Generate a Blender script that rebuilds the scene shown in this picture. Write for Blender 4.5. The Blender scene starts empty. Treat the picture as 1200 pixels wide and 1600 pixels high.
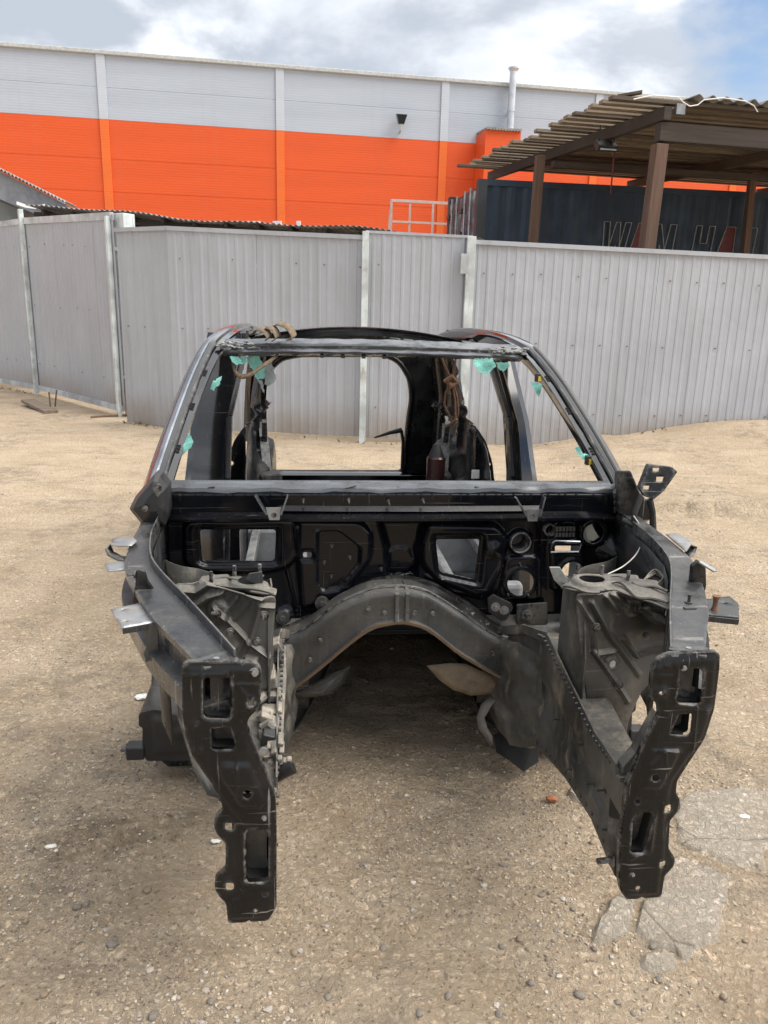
import bpy, bmesh, math, random
import numpy as np
from mathutils import Vector, Matrix, geometry

random.seed(7)
rng = np.random.default_rng(11)
scn = bpy.context.scene
COL = scn.collection
R = math.radians

# ------------------------------------------------------------------ camera
CAM_H, PITCH, ROLL, FPX = 1.6, R(14.868), R(1.470), 1200.0      # photograph is 1200 x 1600
FWD = Vector((0, math.cos(PITCH), -math.sin(PITCH)))
_up = Vector((0, math.sin(PITCH), math.cos(PITCH)))
_rt = Vector((1, 0, 0))
CR = _rt * math.cos(ROLL) + _up * math.sin(ROLL)
CU = -_rt * math.sin(ROLL) + _up * math.cos(ROLL)
CAM = Vector((0, 0, CAM_H))
cd = bpy.data.cameras.new('camera')
cam = bpy.data.objects.new('camera', cd)
COL.objects.link(cam)
cam.matrix_world = Matrix((
    (CR.x, CU.x, -FWD.x, 0), (CR.y, CU.y, -FWD.y, 0), (CR.z, CU.z, -FWD.z, CAM_H), (0, 0, 0, 1)))
cd.sensor_fit = 'VERTICAL'
cd.sensor_height = 34.6
cd.lens = 34.6 * FPX / 1600.0
cd.clip_start = 0.05
cd.clip_end = 2000
scn.camera = cam
scn.render.resolution_x, scn.render.resolution_y = 768, 1024

# ------------------------------------------------------------------ world, sun, exposure
SUN_EL, SUN_AZ = R(56), R(104)          # azimuth clockwise from +Y
SUN_DIR = Vector((math.sin(SUN_AZ) * math.cos(SUN_EL), math.cos(SUN_AZ) * math.cos(SUN_EL), math.sin(SUN_EL)))
world = bpy.data.worlds.new('World')
scn.world = world
world.use_nodes = True
wt = world.node_tree
wt.nodes.clear()


def wn(t, **kw):
    n = wt.nodes.new(t)
    for k, v in kw.items():
        setattr(n, k, v)
    return n


def wl(a, b):
    wt.links.new(a, b)


def wmath(op, a, b=None, c=None, clamp=False):
    n = wn('ShaderNodeMath', operation=op)
    n.use_clamp = clamp
    for i, v in enumerate((a, b, c)):
        if v is None:
            continue
        if isinstance(v, (int, float)):
            n.inputs[i].default_value = v
        else:
            wl(v, n.inputs[i])
    return n.outputs[0]


sky = wn('ShaderNodeTexSky', sky_type='NISHITA')
sky.sun_disc = False
sky.sun_elevation = SUN_EL
sky.sun_rotation = SUN_AZ
sky.dust_density = 1.5
tc = wn('ShaderNodeTexCoord')
sep = wn('ShaderNodeSeparateXYZ')
wl(tc.outputs['Generated'], sep.inputs[0])
zc = wmath('ADD', wmath('MAXIMUM', sep.outputs[2], 0.0), 0.32)
comb = wn('ShaderNodeCombineXYZ')
wl(wmath('DIVIDE', sep.outputs[0], zc), comb.inputs[0])
wl(wmath('DIVIDE', sep.outputs[1], zc), comb.inputs[1])
comb.inputs[2].default_value = 3.7


def wnoise(scale, detail=6, rough=0.55, off=(0, 0, 0), dist=0.0):
    mp = wn('ShaderNodeMapping')
    mp.inputs['Location'].default_value = off
    wl(comb.outputs[0], mp.inputs[0])
    n = wn('ShaderNodeTexNoise')
    n.inputs['Scale'].default_value = scale
    n.inputs['Detail'].default_value = detail
    n.inputs['Roughness'].default_value = rough
    n.inputs['Distortion'].default_value = dist
    wl(mp.outputs[0], n.inputs['Vector'])
    return n.outputs[0]


def wramp(x, a, b):
    n = wn('ShaderNodeMapRange', interpolation_type='SMOOTHSTEP')
    wl(x, n.inputs[0])
    n.inputs[1].default_value, n.inputs[2].default_value = a, b
    return n.outputs[0]


cov_n = wnoise(1.1, 7, 0.55, (1.35, 0.35, 0))       # large breaks in the cover
puff = wnoise(1.7, 9, 0.55, (4.2, 1.1, 0), 0.2)       # billows
fine = wnoise(0.9, 5, 0.5, (9.1, 2.3, 0))
gsum = cov_n                                          # breaks in the cloud: in view upper right, others round the sky
for gd, g0, g1, gw in ((Vector((0.350, 0.892, 0.280)), 0.9925, 1.0, 0.22), (Vector((-0.7, -0.3, 0.6)), 0.93, 1.0, 0.22), (Vector((0.3, -0.8, 0.5)), 0.94, 1.0, 0.22), (Vector((0.86, 0.1, 0.5)), 0.95, 1.0, 0.22)):
    dn = wn('ShaderNodeVectorMath', operation='DOT_PRODUCT')
    wl(tc.outputs['Generated'], dn.inputs[0])
    dn.inputs[1].default_value = gd.normalized()
    gsum = wmath('MULTIPLY_ADD', wramp(dn.outputs['Value'], g0, g1), gw, gsum)
gap = wramp(gsum, 0.66, 0.76)                        # 1 where blue shows
dotn = wn('ShaderNodeVectorMath', operation='DOT_PRODUCT')
wl(tc.outputs['Generated'], dotn.inputs[0])
dotn.inputs[1].default_value = SUN_DIR
glow = wramp(dotn.outputs['Value'], 0.10, 0.95)
bright = wmath('MULTIPLY_ADD', wramp(puff, 0.44, 0.60), 0.50, wmath('MULTIPLY', glow, 0.70))
bright = wmath('MULTIPLY', bright, wmath('MULTIPLY_ADD', wramp(fine, 0.38, 0.62), 0.75, 0.25))
cr = wn('ShaderNodeMix', data_type='RGBA')
wl(bright, cr.inputs[0])
cr.inputs[6].default_value = (3.35, 3.7, 4.25, 1)
cr.inputs[7].default_value = (13.0, 13.0, 13.0, 1)
mx = wn('ShaderNodeMix', data_type='RGBA')
wl(gap, mx.inputs[0])
wl(cr.outputs[2], mx.inputs[6])
skm = wn('ShaderNodeMix', data_type='RGBA', blend_type='MULTIPLY')
skm.inputs[0].default_value = 1
wl(sky.outputs[0], skm.inputs[6])
skm.inputs[7].default_value = (1.0, 1.0, 1.0, 1)
wl(skm.outputs[2], mx.inputs[7])
bg = wn('ShaderNodeBackground')
bg.inputs[1].default_value = 0.10
wl(mx.outputs[2], bg.inputs[0])
wo = wn('ShaderNodeOutputWorld')
wl(bg.outputs[0], wo.inputs[0])

sd_ = bpy.data.lights.new('sun', 'SUN')
sd_.energy = 2.4
sd_.angle = R(50)
sd_.color = (1.0, 0.95, 0.88)
sun = bpy.data.objects.new('sun', sd_)
COL.objects.link(sun)
sun.rotation_euler = SUN_DIR.to_track_quat('Z', 'Y').to_euler()

scn.view_settings.view_transform = 'Standard'
scn.view_settings.look = 'None'
scn.view_settings.gamma = 1
scn.view_settings.use_curve_mapping = False
scn.view_settings.exposure = 0.80
scn.render.engine = 'CYCLES'
cy = scn.cycles
cy.max_bounces, cy.diffuse_bounces, cy.glossy_bounces, cy.transmission_bounces, cy.transparent_max_bounces = 5, 3, 3, 2, 4
cy.caustics_reflective = cy.caustics_refractive = False
cy.sample_clamp_indirect = 4.0
cy.use_adaptive_sampling = True
cy.adaptive_threshold = 0.02
cy.use_denoising = True

# ------------------------------------------------------------------ photograph -> place
YAW, ORG = R(6.244), Vector((0.1665, 1.4149, 0))       # car frame: x right, y rearward, z up
_c, _s = math.cos(YAW), math.sin(YAW)


def to_car(w):
    d = w - ORG
    return Vector((_c * d.x + _s * d.y, -_s * d.x + _c * d.y, d.z))


def pray(px, py):
    return FWD + CR * ((px - 600) / FPX) + CU * ((800 - py) / FPX)


def hitw(px, py, ax, v):
    d = pray(px, py)
    return CAM + d * ((v - CAM[ax]) / d[ax])


def hitc(px, py, ax, v):
    a = to_car(CAM)
    d = to_car(CAM + pray(px, py)) - a
    return a + d * ((v - a[ax]) / d[ax])


def CY(px, py, y):
    return hitc(px, py, 1, y)


def CX(px, py, x):
    return hitc(px, py, 0, x)


def CZ(px, py, z):
    return hitc(px, py, 2, z)


def crop(ox, oy, sc):
    return lambda pts: [(ox + x / sc, oy + y / sc) for x, y in pts]


def hit_plane(px, py, p0, n):
    d = pray(px, py)
    return CAM + d * ((p0 - CAM).dot(n) / d.dot(n))


# ------------------------------------------------------------------ materials
def new_mat(name):
    m = bpy.data.materials.new(name)
    m.use_nodes = True
    nt = m.node_tree
    b = nt.nodes['Principled BSDF']
    return m, nt, b


class NT:
    def __init__(s, nt):
        s.t = nt

    def n(s, ty, **kw):
        x = s.t.nodes.new(ty)
        for k, v in kw.items():
            setattr(x, k, v)
        return x

    def put(s, sock, v):
        if v is None:
            return
        if hasattr(v, 'is_output') or isinstance(v, bpy.types.NodeSocket):
            s.t.links.new(v, sock)
        else:
            sock.default_value = v

    def math(s, op, a, b=None, clamp=False):
        x = s.n('ShaderNodeMath', operation=op)
        x.use_clamp = clamp
        s.put(x.inputs[0], a)
        s.put(x.inputs[1], b)
        return x.outputs[0]

    def coord(s, kind='Object'):
        return s.n('ShaderNodeTexCoord').outputs[kind]

    def noise(s, vec, scale, detail=5, rough=0.55, dist=0.0):
        x = s.n('ShaderNodeTexNoise')
        s.put(x.inputs['Vector'], vec)
        x.inputs['Scale'].default_value = scale
        x.inputs['Detail'].default_value = detail
        x.inputs['Roughness'].default_value = rough
        x.inputs['Distortion'].default_value = dist
        return x.outputs[0]

    def voro(s, vec, scale, feature='F1', out='Distance'):
        x = s.n('ShaderNodeTexVoronoi', feature=feature)
        s.put(x.inputs['Vector'], vec)
        x.inputs['Scale'].default_value = scale
        return x.outputs[out]

    def ramp(s, x, a, b, lo=0.0, hi=1.0):
        r = s.n('ShaderNodeMapRange', interpolation_type='SMOOTHSTEP')
        s.put(r.inputs[0], x)
        r.inputs[1].default_value, r.inputs[2].default_value = a, b
        r.inputs[3].default_value, r.inputs[4].default_value = lo, hi
        return r.outputs[0]

    def mix(s, f, a, b, blend='MIX'):
        x = s.n('ShaderNodeMix', data_type='RGBA', blend_type=blend)
        s.put(x.inputs[0], f)
        s.put(x.inputs[6], a)
        s.put(x.inputs[7], b)
        return x.outputs[2]

    def mapping(s, vec, scale=(1, 1, 1), loc=(0, 0, 0), rot=(0, 0, 0)):
        x = s.n('ShaderNodeMapping')
        s.put(x.inputs[0], vec)
        x.inputs['Scale'].default_value = scale
        x.inputs['Location'].default_value = loc
        x.inputs['Rotation'].default_value = rot
        return x.outputs[0]

    def bump(s, h, strength, dist=0.01, normal=None):
        x = s.n('ShaderNodeBump')
        x.inputs['Strength'].default_value = strength
        x.inputs['Distance'].default_value = dist
        s.put(x.inputs['Height'], h)
        s.put(x.inputs['Normal'], normal)
        return x.outputs[0]


def c4(c):
    return (c[0], c[1], c[2], 1)


def metal_paint(name, base, rough=0.2, dust=0.3, dustc=(0.20, 0.155, 0.105), scale=9.0, metallic=0.0, coat=0.0,
                settle=0.35, streak=0.25, bump=0.04, specular=0.5, var=0.25, chips=0.0):
    """painted / bare pressed steel with dirt in patches, streaks, and settled dust on upward faces"""
    m, nt, b = new_mat(name)
    g = NT(nt)
    oc = g.coord()
    n1 = g.noise(oc, scale, 8, 0.62)
    n2 = g.noise(g.mapping(oc, (1, 1, 0.16)), scale * 5, 5, 0.6)
    n3 = g.noise(oc, scale * 14, 4, 0.65)
    up = g.n('ShaderNodeSeparateXYZ')
    nt.links.new(g.n('ShaderNodeNewGeometry').outputs['Normal'], up.inputs[0])
    upf = g.ramp(up.outputs[2], 0.35, 0.95)
    patch = g.math('MULTIPLY', g.ramp(n1, 0.46, 0.72), dust)
    stre = g.math('MULTIPLY', g.ramp(n2, 0.52, 0.75), streak)
    stl = g.math('MULTIPLY', g.math('MULTIPLY', upf, settle), g.ramp(n1, 0.25, 0.6))
    d = g.math('ADD', g.math('ADD', patch, stre), stl)
    d = g.math('MULTIPLY', d, g.ramp(n3, 0.2, 0.62, 0.55, 1.1), clamp=True)
    v = g.mix(g.ramp(g.noise(oc, scale * 0.6, 3), 0.3, 0.7), c4([x * (1 - var) for x in base]), c4([x * (1 + var) for x in base]))
    dc = g.mix(g.ramp(n3, 0.3, 0.7), c4([x * 0.8 for x in dustc]), c4([x * 1.2 for x in dustc]))
    fin = g.mix(d, v, dc)
    if chips:
        ch = g.ramp(g.noise(oc, 70, 6, 0.75), 0.66, 0.70)
        sc1 = g.ramp(g.noise(g.mapping(oc, (4, 30, 160), rot=(0.2, 0.5, 0.3)), 1.0, 3, 0.5), 0.66, 0.70)
        sc2 = g.ramp(g.noise(g.mapping(oc, (150, 30, 5), rot=(0.1, -0.3, 0.4)), 1.0, 3, 0.5), 0.67, 0.71)
        cs_ = g.math('MULTIPLY', g.math('ADD', ch, g.math('ADD', sc1, sc2), clamp=True), g.ramp(n1, 0.35, 0.65, 0.1, 1.0))
        pt_ = g.n('ShaderNodeNewGeometry').outputs['Pointiness']
        edge = g.math('MULTIPLY', g.ramp(pt_, 0.53, 0.62), g.ramp(g.noise(oc, 40, 5, 0.7), 0.38, 0.6))
        cs_ = g.math('ADD', cs_, g.math('MULTIPLY', edge, 0.7 if chips > 0.55 else 0.0), clamp=True)
        fin = g.mix(g.math('MULTIPLY', cs_, chips), fin, (0.26, 0.25, 0.235, 1))
    nt.links.new(fin, b.inputs['Base Color'])
    rr = g.n('ShaderNodeMix', data_type='FLOAT')
    g.put(rr.inputs[0], g.math('MULTIPLY', d, 1.6, clamp=True))
    g.put(rr.inputs[2], g.ramp(n1, 0.3, 0.7, rough * 0.75, rough * 1.3))
    rr.inputs[3].default_value = 0.8
    nt.links.new(rr.outputs[0], b.inputs['Roughness'])
    b.inputs['Metallic'].default_value = metallic
    b.inputs['Specular IOR Level'].default_value = specular
    if coat:
        b.inputs['Coat Weight'].default_value = coat
        b.inputs['Coat Roughness'].default_value = 0.06
    h = g.math('ADD', g.noise(oc, 7, 2), g.math('MULTIPLY', g.math('ADD', n3, d), 0.10))
    nt.links.new(g.bump(h, bump * 4, 0.008), b.inputs['Normal'])
    return m


def plain(name, base, rough=0.5, metallic=0.0, var=0.15, scale=12, bump=0.0, spec=0.5):
    m, nt, b = new_mat(name)
    g = NT(nt)
    oc = g.coord()
    n = g.noise(oc, scale, 6, 0.6)
    nt.links.new(g.mix(g.ramp(n, 0.3, 0.7), c4([x * (1 - var) for x in base]), c4([min(1, x * (1 + var)) for x in base])),
                 b.inputs['Base Color'])
    nt.links.new(g.ramp(n, 0.25, 0.75, rough * 0.85, min(1, rough * 1.15)), b.inputs['Roughness'])
    b.inputs['Metallic'].default_value = metallic
    b.inputs['Specular IOR Level'].default_value = spec
    if bump:
        nt.links.new(g.bump(g.noise(oc, scale * 6, 6), bump, 0.01), b.inputs['Normal'])
    return m


def wood(name, base, var=0.35, axis=0):
    m, nt, b = new_mat(name)
    g = NT(nt)
    oc = g.coord()
    sc = [14, 14, 14]
    sc[axis] = 0.8
    n = g.noise(g.mapping(oc, tuple(sc)), 2.0, 7, 0.65, 0.4)
    rnd = g.n('ShaderNodeObjectInfo').outputs['Random']
    col = g.mix(g.ramp(n, 0.3, 0.72), c4([x * (1 - var) for x in base]), c4([x * (1 + var) for x in base]))
    col = g.mix(g.ramp(rnd, 0, 1, 0.0, 0.5), col, c4([x * 0.5 for x in base]))
    nt.links.new(col, b.inputs['Base Color'])
    b.inputs['Roughness'].default_value = 0.85
    nt.links.new(g.bump(n, 0.4, 0.01), b.inputs['Normal'])
    return m


M = {}
M['gloss'] = metal_paint('gloss_black_paint', (0.004, 0.0045, 0.006), 0.09, 0.05, (0.06, 0.055, 0.05), 5, coat=0.8, settle=0.03, streak=0.03, bump=0.015, chips=0.2)
M['fire'] = metal_paint('firewall_black_paint', (0.0035, 0.004, 0.006), 0.13, 0.02, (0.04, 0.036, 0.033), 5, settle=0.12, streak=0.05, bump=0.006, specular=0.26, chips=0.25)
M['black'] = metal_paint('satin_black_steel', (0.006, 0.0063, 0.007), 0.27, 0.10, (0.05, 0.044, 0.037), 9, settle=0.22, streak=0.06, bump=0.03, chips=0.8, specular=0.32)
M['rail'] = metal_paint('worn_black_rail', (0.018, 0.020, 0.023), 0.22, 0.18, (0.17, 0.16, 0.145), 9, settle=0.20, streak=0.14, bump=0.03, chips=0.6)
M['grey'] = metal_paint('dirty_grey_steel', (0.036, 0.039, 0.041), 0.28, 0.34, (0.13, 0.108, 0.082), 7, settle=0.25, streak=0.3, chips=0.4)
M['mud'] = metal_paint('muddy_grey_steel', (0.062, 0.062, 0.058), 0.42, 0.8, (0.21, 0.18, 0.14), 7, settle=0.35, streak=0.45, bump=0.12, var=0.5, chips=0.5)
M['tower'] = metal_paint('dusty_cast_metal', (0.062, 0.060, 0.055), 0.40, 0.36, (0.22, 0.195, 0.16), 6, metallic=0.1, settle=0.6, streak=0.25, bump=0.06, chips=0.35, var=0.4)
M['zinc'] = metal_paint('zinc_bracket', (0.34, 0.35, 0.36), 0.33, 0.35, (0.22, 0.19, 0.15), 20, metallic=0.75, settle=0.25, streak=0.1)
M['primer'] = metal_paint('grey_scraped_flange', (0.075, 0.08, 0.088), 0.22, 0.5, (0.018, 0.018, 0.019), 10, settle=0.05, streak=0.2, bump=0.04)
M['glue'] = metal_paint('black_glue_bead', (0.02, 0.02, 0.02), 0.5, 0.45, (0.22, 0.21, 0.2), 25, settle=0.2, streak=0.2, bump=0.2)
M['crust'] = plain('grey_sealant_crust', (0.24, 0.24, 0.23), 0.8, var=0.5, scale=60, bump=0.4)
M['silver'] = metal_paint('silvery_metal_and_sheen', (0.22, 0.235, 0.26), 0.22, 0.2, (0.12, 0.11, 0.1), 8, metallic=0.9, settle=0.05, streak=0.1)  # metal fittings, and the painted reflection on the left pillar
M['plastic'] = metal_paint('black_plastic', (0.018, 0.018, 0.019), 0.42, 0.12, (0.09, 0.08, 0.065), 9, settle=0.12, streak=0.05)
M['dirtplastic'] = metal_paint('dusty_plastic_duct', (0.10, 0.095, 0.085), 0.6, 0.7, (0.30, 0.26, 0.21), 18, settle=0.6, streak=0.3)
M['inner'] = metal_paint('inner_dark_paint', (0.012, 0.013, 0.015), 0.26, 0.2, (0.08, 0.07, 0.06), 5, settle=0.2, streak=0.1)
M['floorin'] = metal_paint('grey_floor_paint', (0.22, 0.23, 0.24), 0.35, 0.4, (0.06, 0.05, 0.045), 7, settle=0.2, streak=0.1)
M['rustlip'] = metal_paint('rusty_flange', (0.10, 0.065, 0.04), 0.6, 0.5, (0.06, 0.05, 0.04), 18, settle=0.1)
M['shield'] = metal_paint('tan_heat_shield', (0.17, 0.135, 0.095), 0.6, 0.5, (0.30, 0.25, 0.18), 15, settle=0.2, streak=0.2, bump=0.1)
M['rusty'] = metal_paint('rusty_bolt', (0.16, 0.075, 0.04), 0.7, 0.6, (0.10, 0.06, 0.04), 40, settle=0.1)
M['film'] = plain('mint_glass_film', (0.25, 0.62, 0.54), 0.35, var=0.2, scale=25, bump=0.2)
M['filmgrey'] = plain('grey_glass_film', (0.34, 0.38, 0.38), 0.35, var=0.2, scale=25)
M['yellow'] = plain('yellow_clip', (0.55, 0.42, 0.03), 0.5)
M['strap'] = plain('tan_webbing', (0.17, 0.125, 0.08), 0.9, var=0.4, scale=60, bump=0.3)
M['rope'] = plain('brown_cord', (0.16, 0.085, 0.05), 0.9, var=0.4, scale=60, bump=0.3)
M['wire'] = plain('pale_wire', (0.55, 0.53, 0.48), 0.5)
M['cloth'] = plain('pale_paper', (0.55, 0.54, 0.42), 0.8, var=0.1)
M['maroon'] = plain('maroon_can', (0.05, 0.02, 0.02), 0.3, metallic=0.3)
M['rubber_shade'] = plain('black_rubber_and_shade', (0.012, 0.012, 0.012), 0.75, var=0.3)  # also the stand-in for shade under the floor and inside pockets
M['flap'] = metal_paint('grey_torn_liner', (0.14, 0.13, 0.115), 0.7, 0.5, (0.2, 0.17, 0.13), 20, streak=0.2)


# building side
def store_mat(name, base, spec=0.3):
    m, nt, b = new_mat(name)
    g = NT(nt)
    oc = g.coord()
    sx = g.n('ShaderNodeSeparateXYZ')
    nt.links.new(oc, sx.inputs[0])
    w = g.math('SINE', g.math('MULTIPLY', sx.outputs[2], 2 * math.pi / 0.083))
    n = g.noise(g.mapping(oc, (0.15, 1, 1.2)), 1.1, 5)
    n2 = g.noise(g.mapping(oc, (3, 3, 0.08)), 1.5, 5)
    col = g.mix(g.ramp(n, 0.3, 0.7), c4([x * 0.95 for x in base]), c4([min(1, x * 1.04) for x in base]))
    col = g.mix(g.ramp(n2, 0.5, 0.8, 0, 0.06), col, (0.25, 0.22, 0.2, 1))
    col = g.mix(g.ramp(w, -1, -0.2, 0.10, 0.0), col, c4([x * 0.5 for x in base]))
    nt.links.new(col, b.inputs['Base Color'])
    b.inputs['Roughness'].default_value = 0.55
    b.inputs['Specular IOR Level'].default_value = spec
    nt.links.new(g.bump(w, 0.12, 0.01), b.inputs['Normal'])
    return m


M['orange'] = store_mat('orange_panel', (0.68, 0.098, 0.022))
M['orange2'] = store_mat('orange_pilaster', (0.74, 0.15, 0.03))
M['lgrey'] = store_mat('pale_grey_panel', (0.43, 0.48, 0.55))
M['lgrey2'] = store_mat('white_grey_pilaster', (0.50, 0.55, 0.61))
M['cap'] = plain('parapet_cap', (0.45, 0.47, 0.47), 0.5)
M['galv'] = plain('galvanised_pipe', (0.55, 0.57, 0.6), 0.35, metallic=0.7, scale=3)
M['gap_white'] = plain('white_gap_light', (0.72, 0.74, 0.76), 0.5, var=0.08)  # white standing in for light through the shed wall
M['glassd'] = plain('lamp_glass', (0.03, 0.035, 0.04), 0.1)
M['lampface'] = plain('lamp_face', (0.6, 0.65, 0.7), 0.2)


def sheet_mat(name, base):
    m, nt, b = new_mat(name)
    g = NT(nt)
    oc = g.coord()
    geo = g.n('ShaderNodeNewGeometry')
    pos = geo.outputs['Position']
    n = g.noise(pos, 1.1, 6, 0.6)
    st = g.noise(g.mapping(pos, (9, 9, 0.35)), 1.0, 5, 0.6)
    sz = g.n('ShaderNodeSeparateXYZ')
    nt.links.new(pos, sz.inputs[0])
    rnd = g.n('ShaderNodeObjectInfo').outputs['Random']
    col = g.mix(g.ramp(n, 0.3, 0.7), c4([x * 0.94 for x in base]), c4([x * 1.06 for x in base]))
    col = g.mix(g.ramp(rnd, 0, 1, 0.0, 0.14), col, c4([x * 0.75 for x in base]))
    col = g.mix(g.ramp(st, 0.48, 0.8, 0.0, 0.35), col, (0.22, 0.21, 0.20, 1))
    splash = g.math('MULTIPLY', g.ramp(sz.outputs[2], 0.05, 0.55, 0.85, 0.0), g.ramp(n, 0.3, 0.65, 0.25, 1))
    col = g.mix(splash, col, (0.27, 0.22, 0.165, 1))
    scuff = g.noise(g.mapping(pos, (2, 2, 5)), 3.0, 8, 0.7)
    col = g.mix(g.ramp(scuff, 0.66, 0.72, 0.0, 0.35), col, (0.62, 0.62, 0.62, 1))
    nt.links.new(col, b.inputs['Base Color'])
    b.inputs['Roughness'].default_value = 0.5
    b.inputs['Specular IOR Level'].default_value = 0.35
    nt.links.new(g.bump(g.math('ADD', g.noise(pos, 2.2, 3), g.math('MULTIPLY', g.noise(pos, 7, 2), 0.4)), 0.5, 0.03), b.inputs['Normal'])
    return m


M['sheet'] = sheet_mat('grey_profiled_sheet', (0.40, 0.418, 0.452))
M['post'] = metal_paint('pale_painted_post', (0.55, 0.60, 0.60), 0.5, 0.35, (0.26, 0.20, 0.14), 6, settle=0.0, streak=0.5)
M['gateframe'] = metal_paint('grey_gate_frame', (0.46, 0.48, 0.50), 0.5, 0.25, (0.25, 0.2, 0.15), 5, settle=0.0, streak=0.3)
M['hinge'] = plain('rusty_hinge', (0.22, 0.10, 0.07), 0.8)
M['navy'] = metal_paint('navy_container', (0.013, 0.030, 0.054), 0.5, 0.12, (0.05, 0.055, 0.06), 2.5, settle=0, streak=0.35)
M['contdark'] = metal_paint('dark_container_frame', (0.03, 0.035, 0.04), 0.5, 0.3, (0.09, 0.07, 0.06), 4, settle=0, streak=0.4)
M['contdoor'] = metal_paint('container_door_patchy', (0.045, 0.06, 0.075), 0.5, 1.0, (0.52, 0.54, 0.55), 2.2, settle=0, streak=0.6)
M['cream'] = plain('cream_line', (0.42, 0.40, 0.33), 0.6, var=0.3)
M['dred'] = plain('faded_red_letter', (0.14, 0.03, 0.03), 0.6, var=0.3)
M['board'] = wood('weathered_board', (0.27, 0.215, 0.155), axis=0)
M['boarddk'] = wood('old_dark_board', (0.13, 0.10, 0.075), axis=0)
M['beam'] = wood('brown_beam', (0.072, 0.056, 0.046), axis=0)
M['postbr'] = wood('brown_post', (0.165, 0.098, 0.068), axis=2)
M['slate'] = plain('grey_slate_sheet', (0.19, 0.185, 0.175), 0.85, var=0.3, scale=3, bump=0.2)
M['tinroof'] = plain('tin_roof', (0.26, 0.25, 0.24), 0.6, var=0.35, scale=3)
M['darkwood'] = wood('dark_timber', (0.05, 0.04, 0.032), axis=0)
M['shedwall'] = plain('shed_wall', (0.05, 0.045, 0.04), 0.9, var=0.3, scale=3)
M['housewall'] = plain('grey_render', (0.34, 0.36, 0.36), 0.85, var=0.15, scale=3, bump=0.1)
M['fascia'] = plain('grey_fascia', (0.23, 0.24, 0.26), 0.7, var=0.2, scale=6)
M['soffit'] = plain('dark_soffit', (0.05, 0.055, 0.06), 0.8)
M['stone'] = plain('grey_stone', (0.20, 0.175, 0.145), 0.85, var=0.4, scale=9, bump=0.3)
M['stone2'] = plain('brown_stone', (0.25, 0.19, 0.13), 0.85, var=0.4, scale=9, bump=0.3)
M['brick'] = plain('orange_brick', (0.40, 0.15, 0.07), 0.9, var=0.25, scale=20, bump=0.3)
M['litter'] = plain('white_litter', (0.75, 0.74, 0.7), 0.6, var=0.08)
M['twig'] = plain('dry_twig', (0.15, 0.10, 0.065), 0.9, var=0.4)
M['weed'] = plain('dry_weed', (0.13, 0.125, 0.05), 0.9, var=0.5)
M['plank'] = wood('grey_plank', (0.22, 0.17, 0.125), axis=0)


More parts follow.
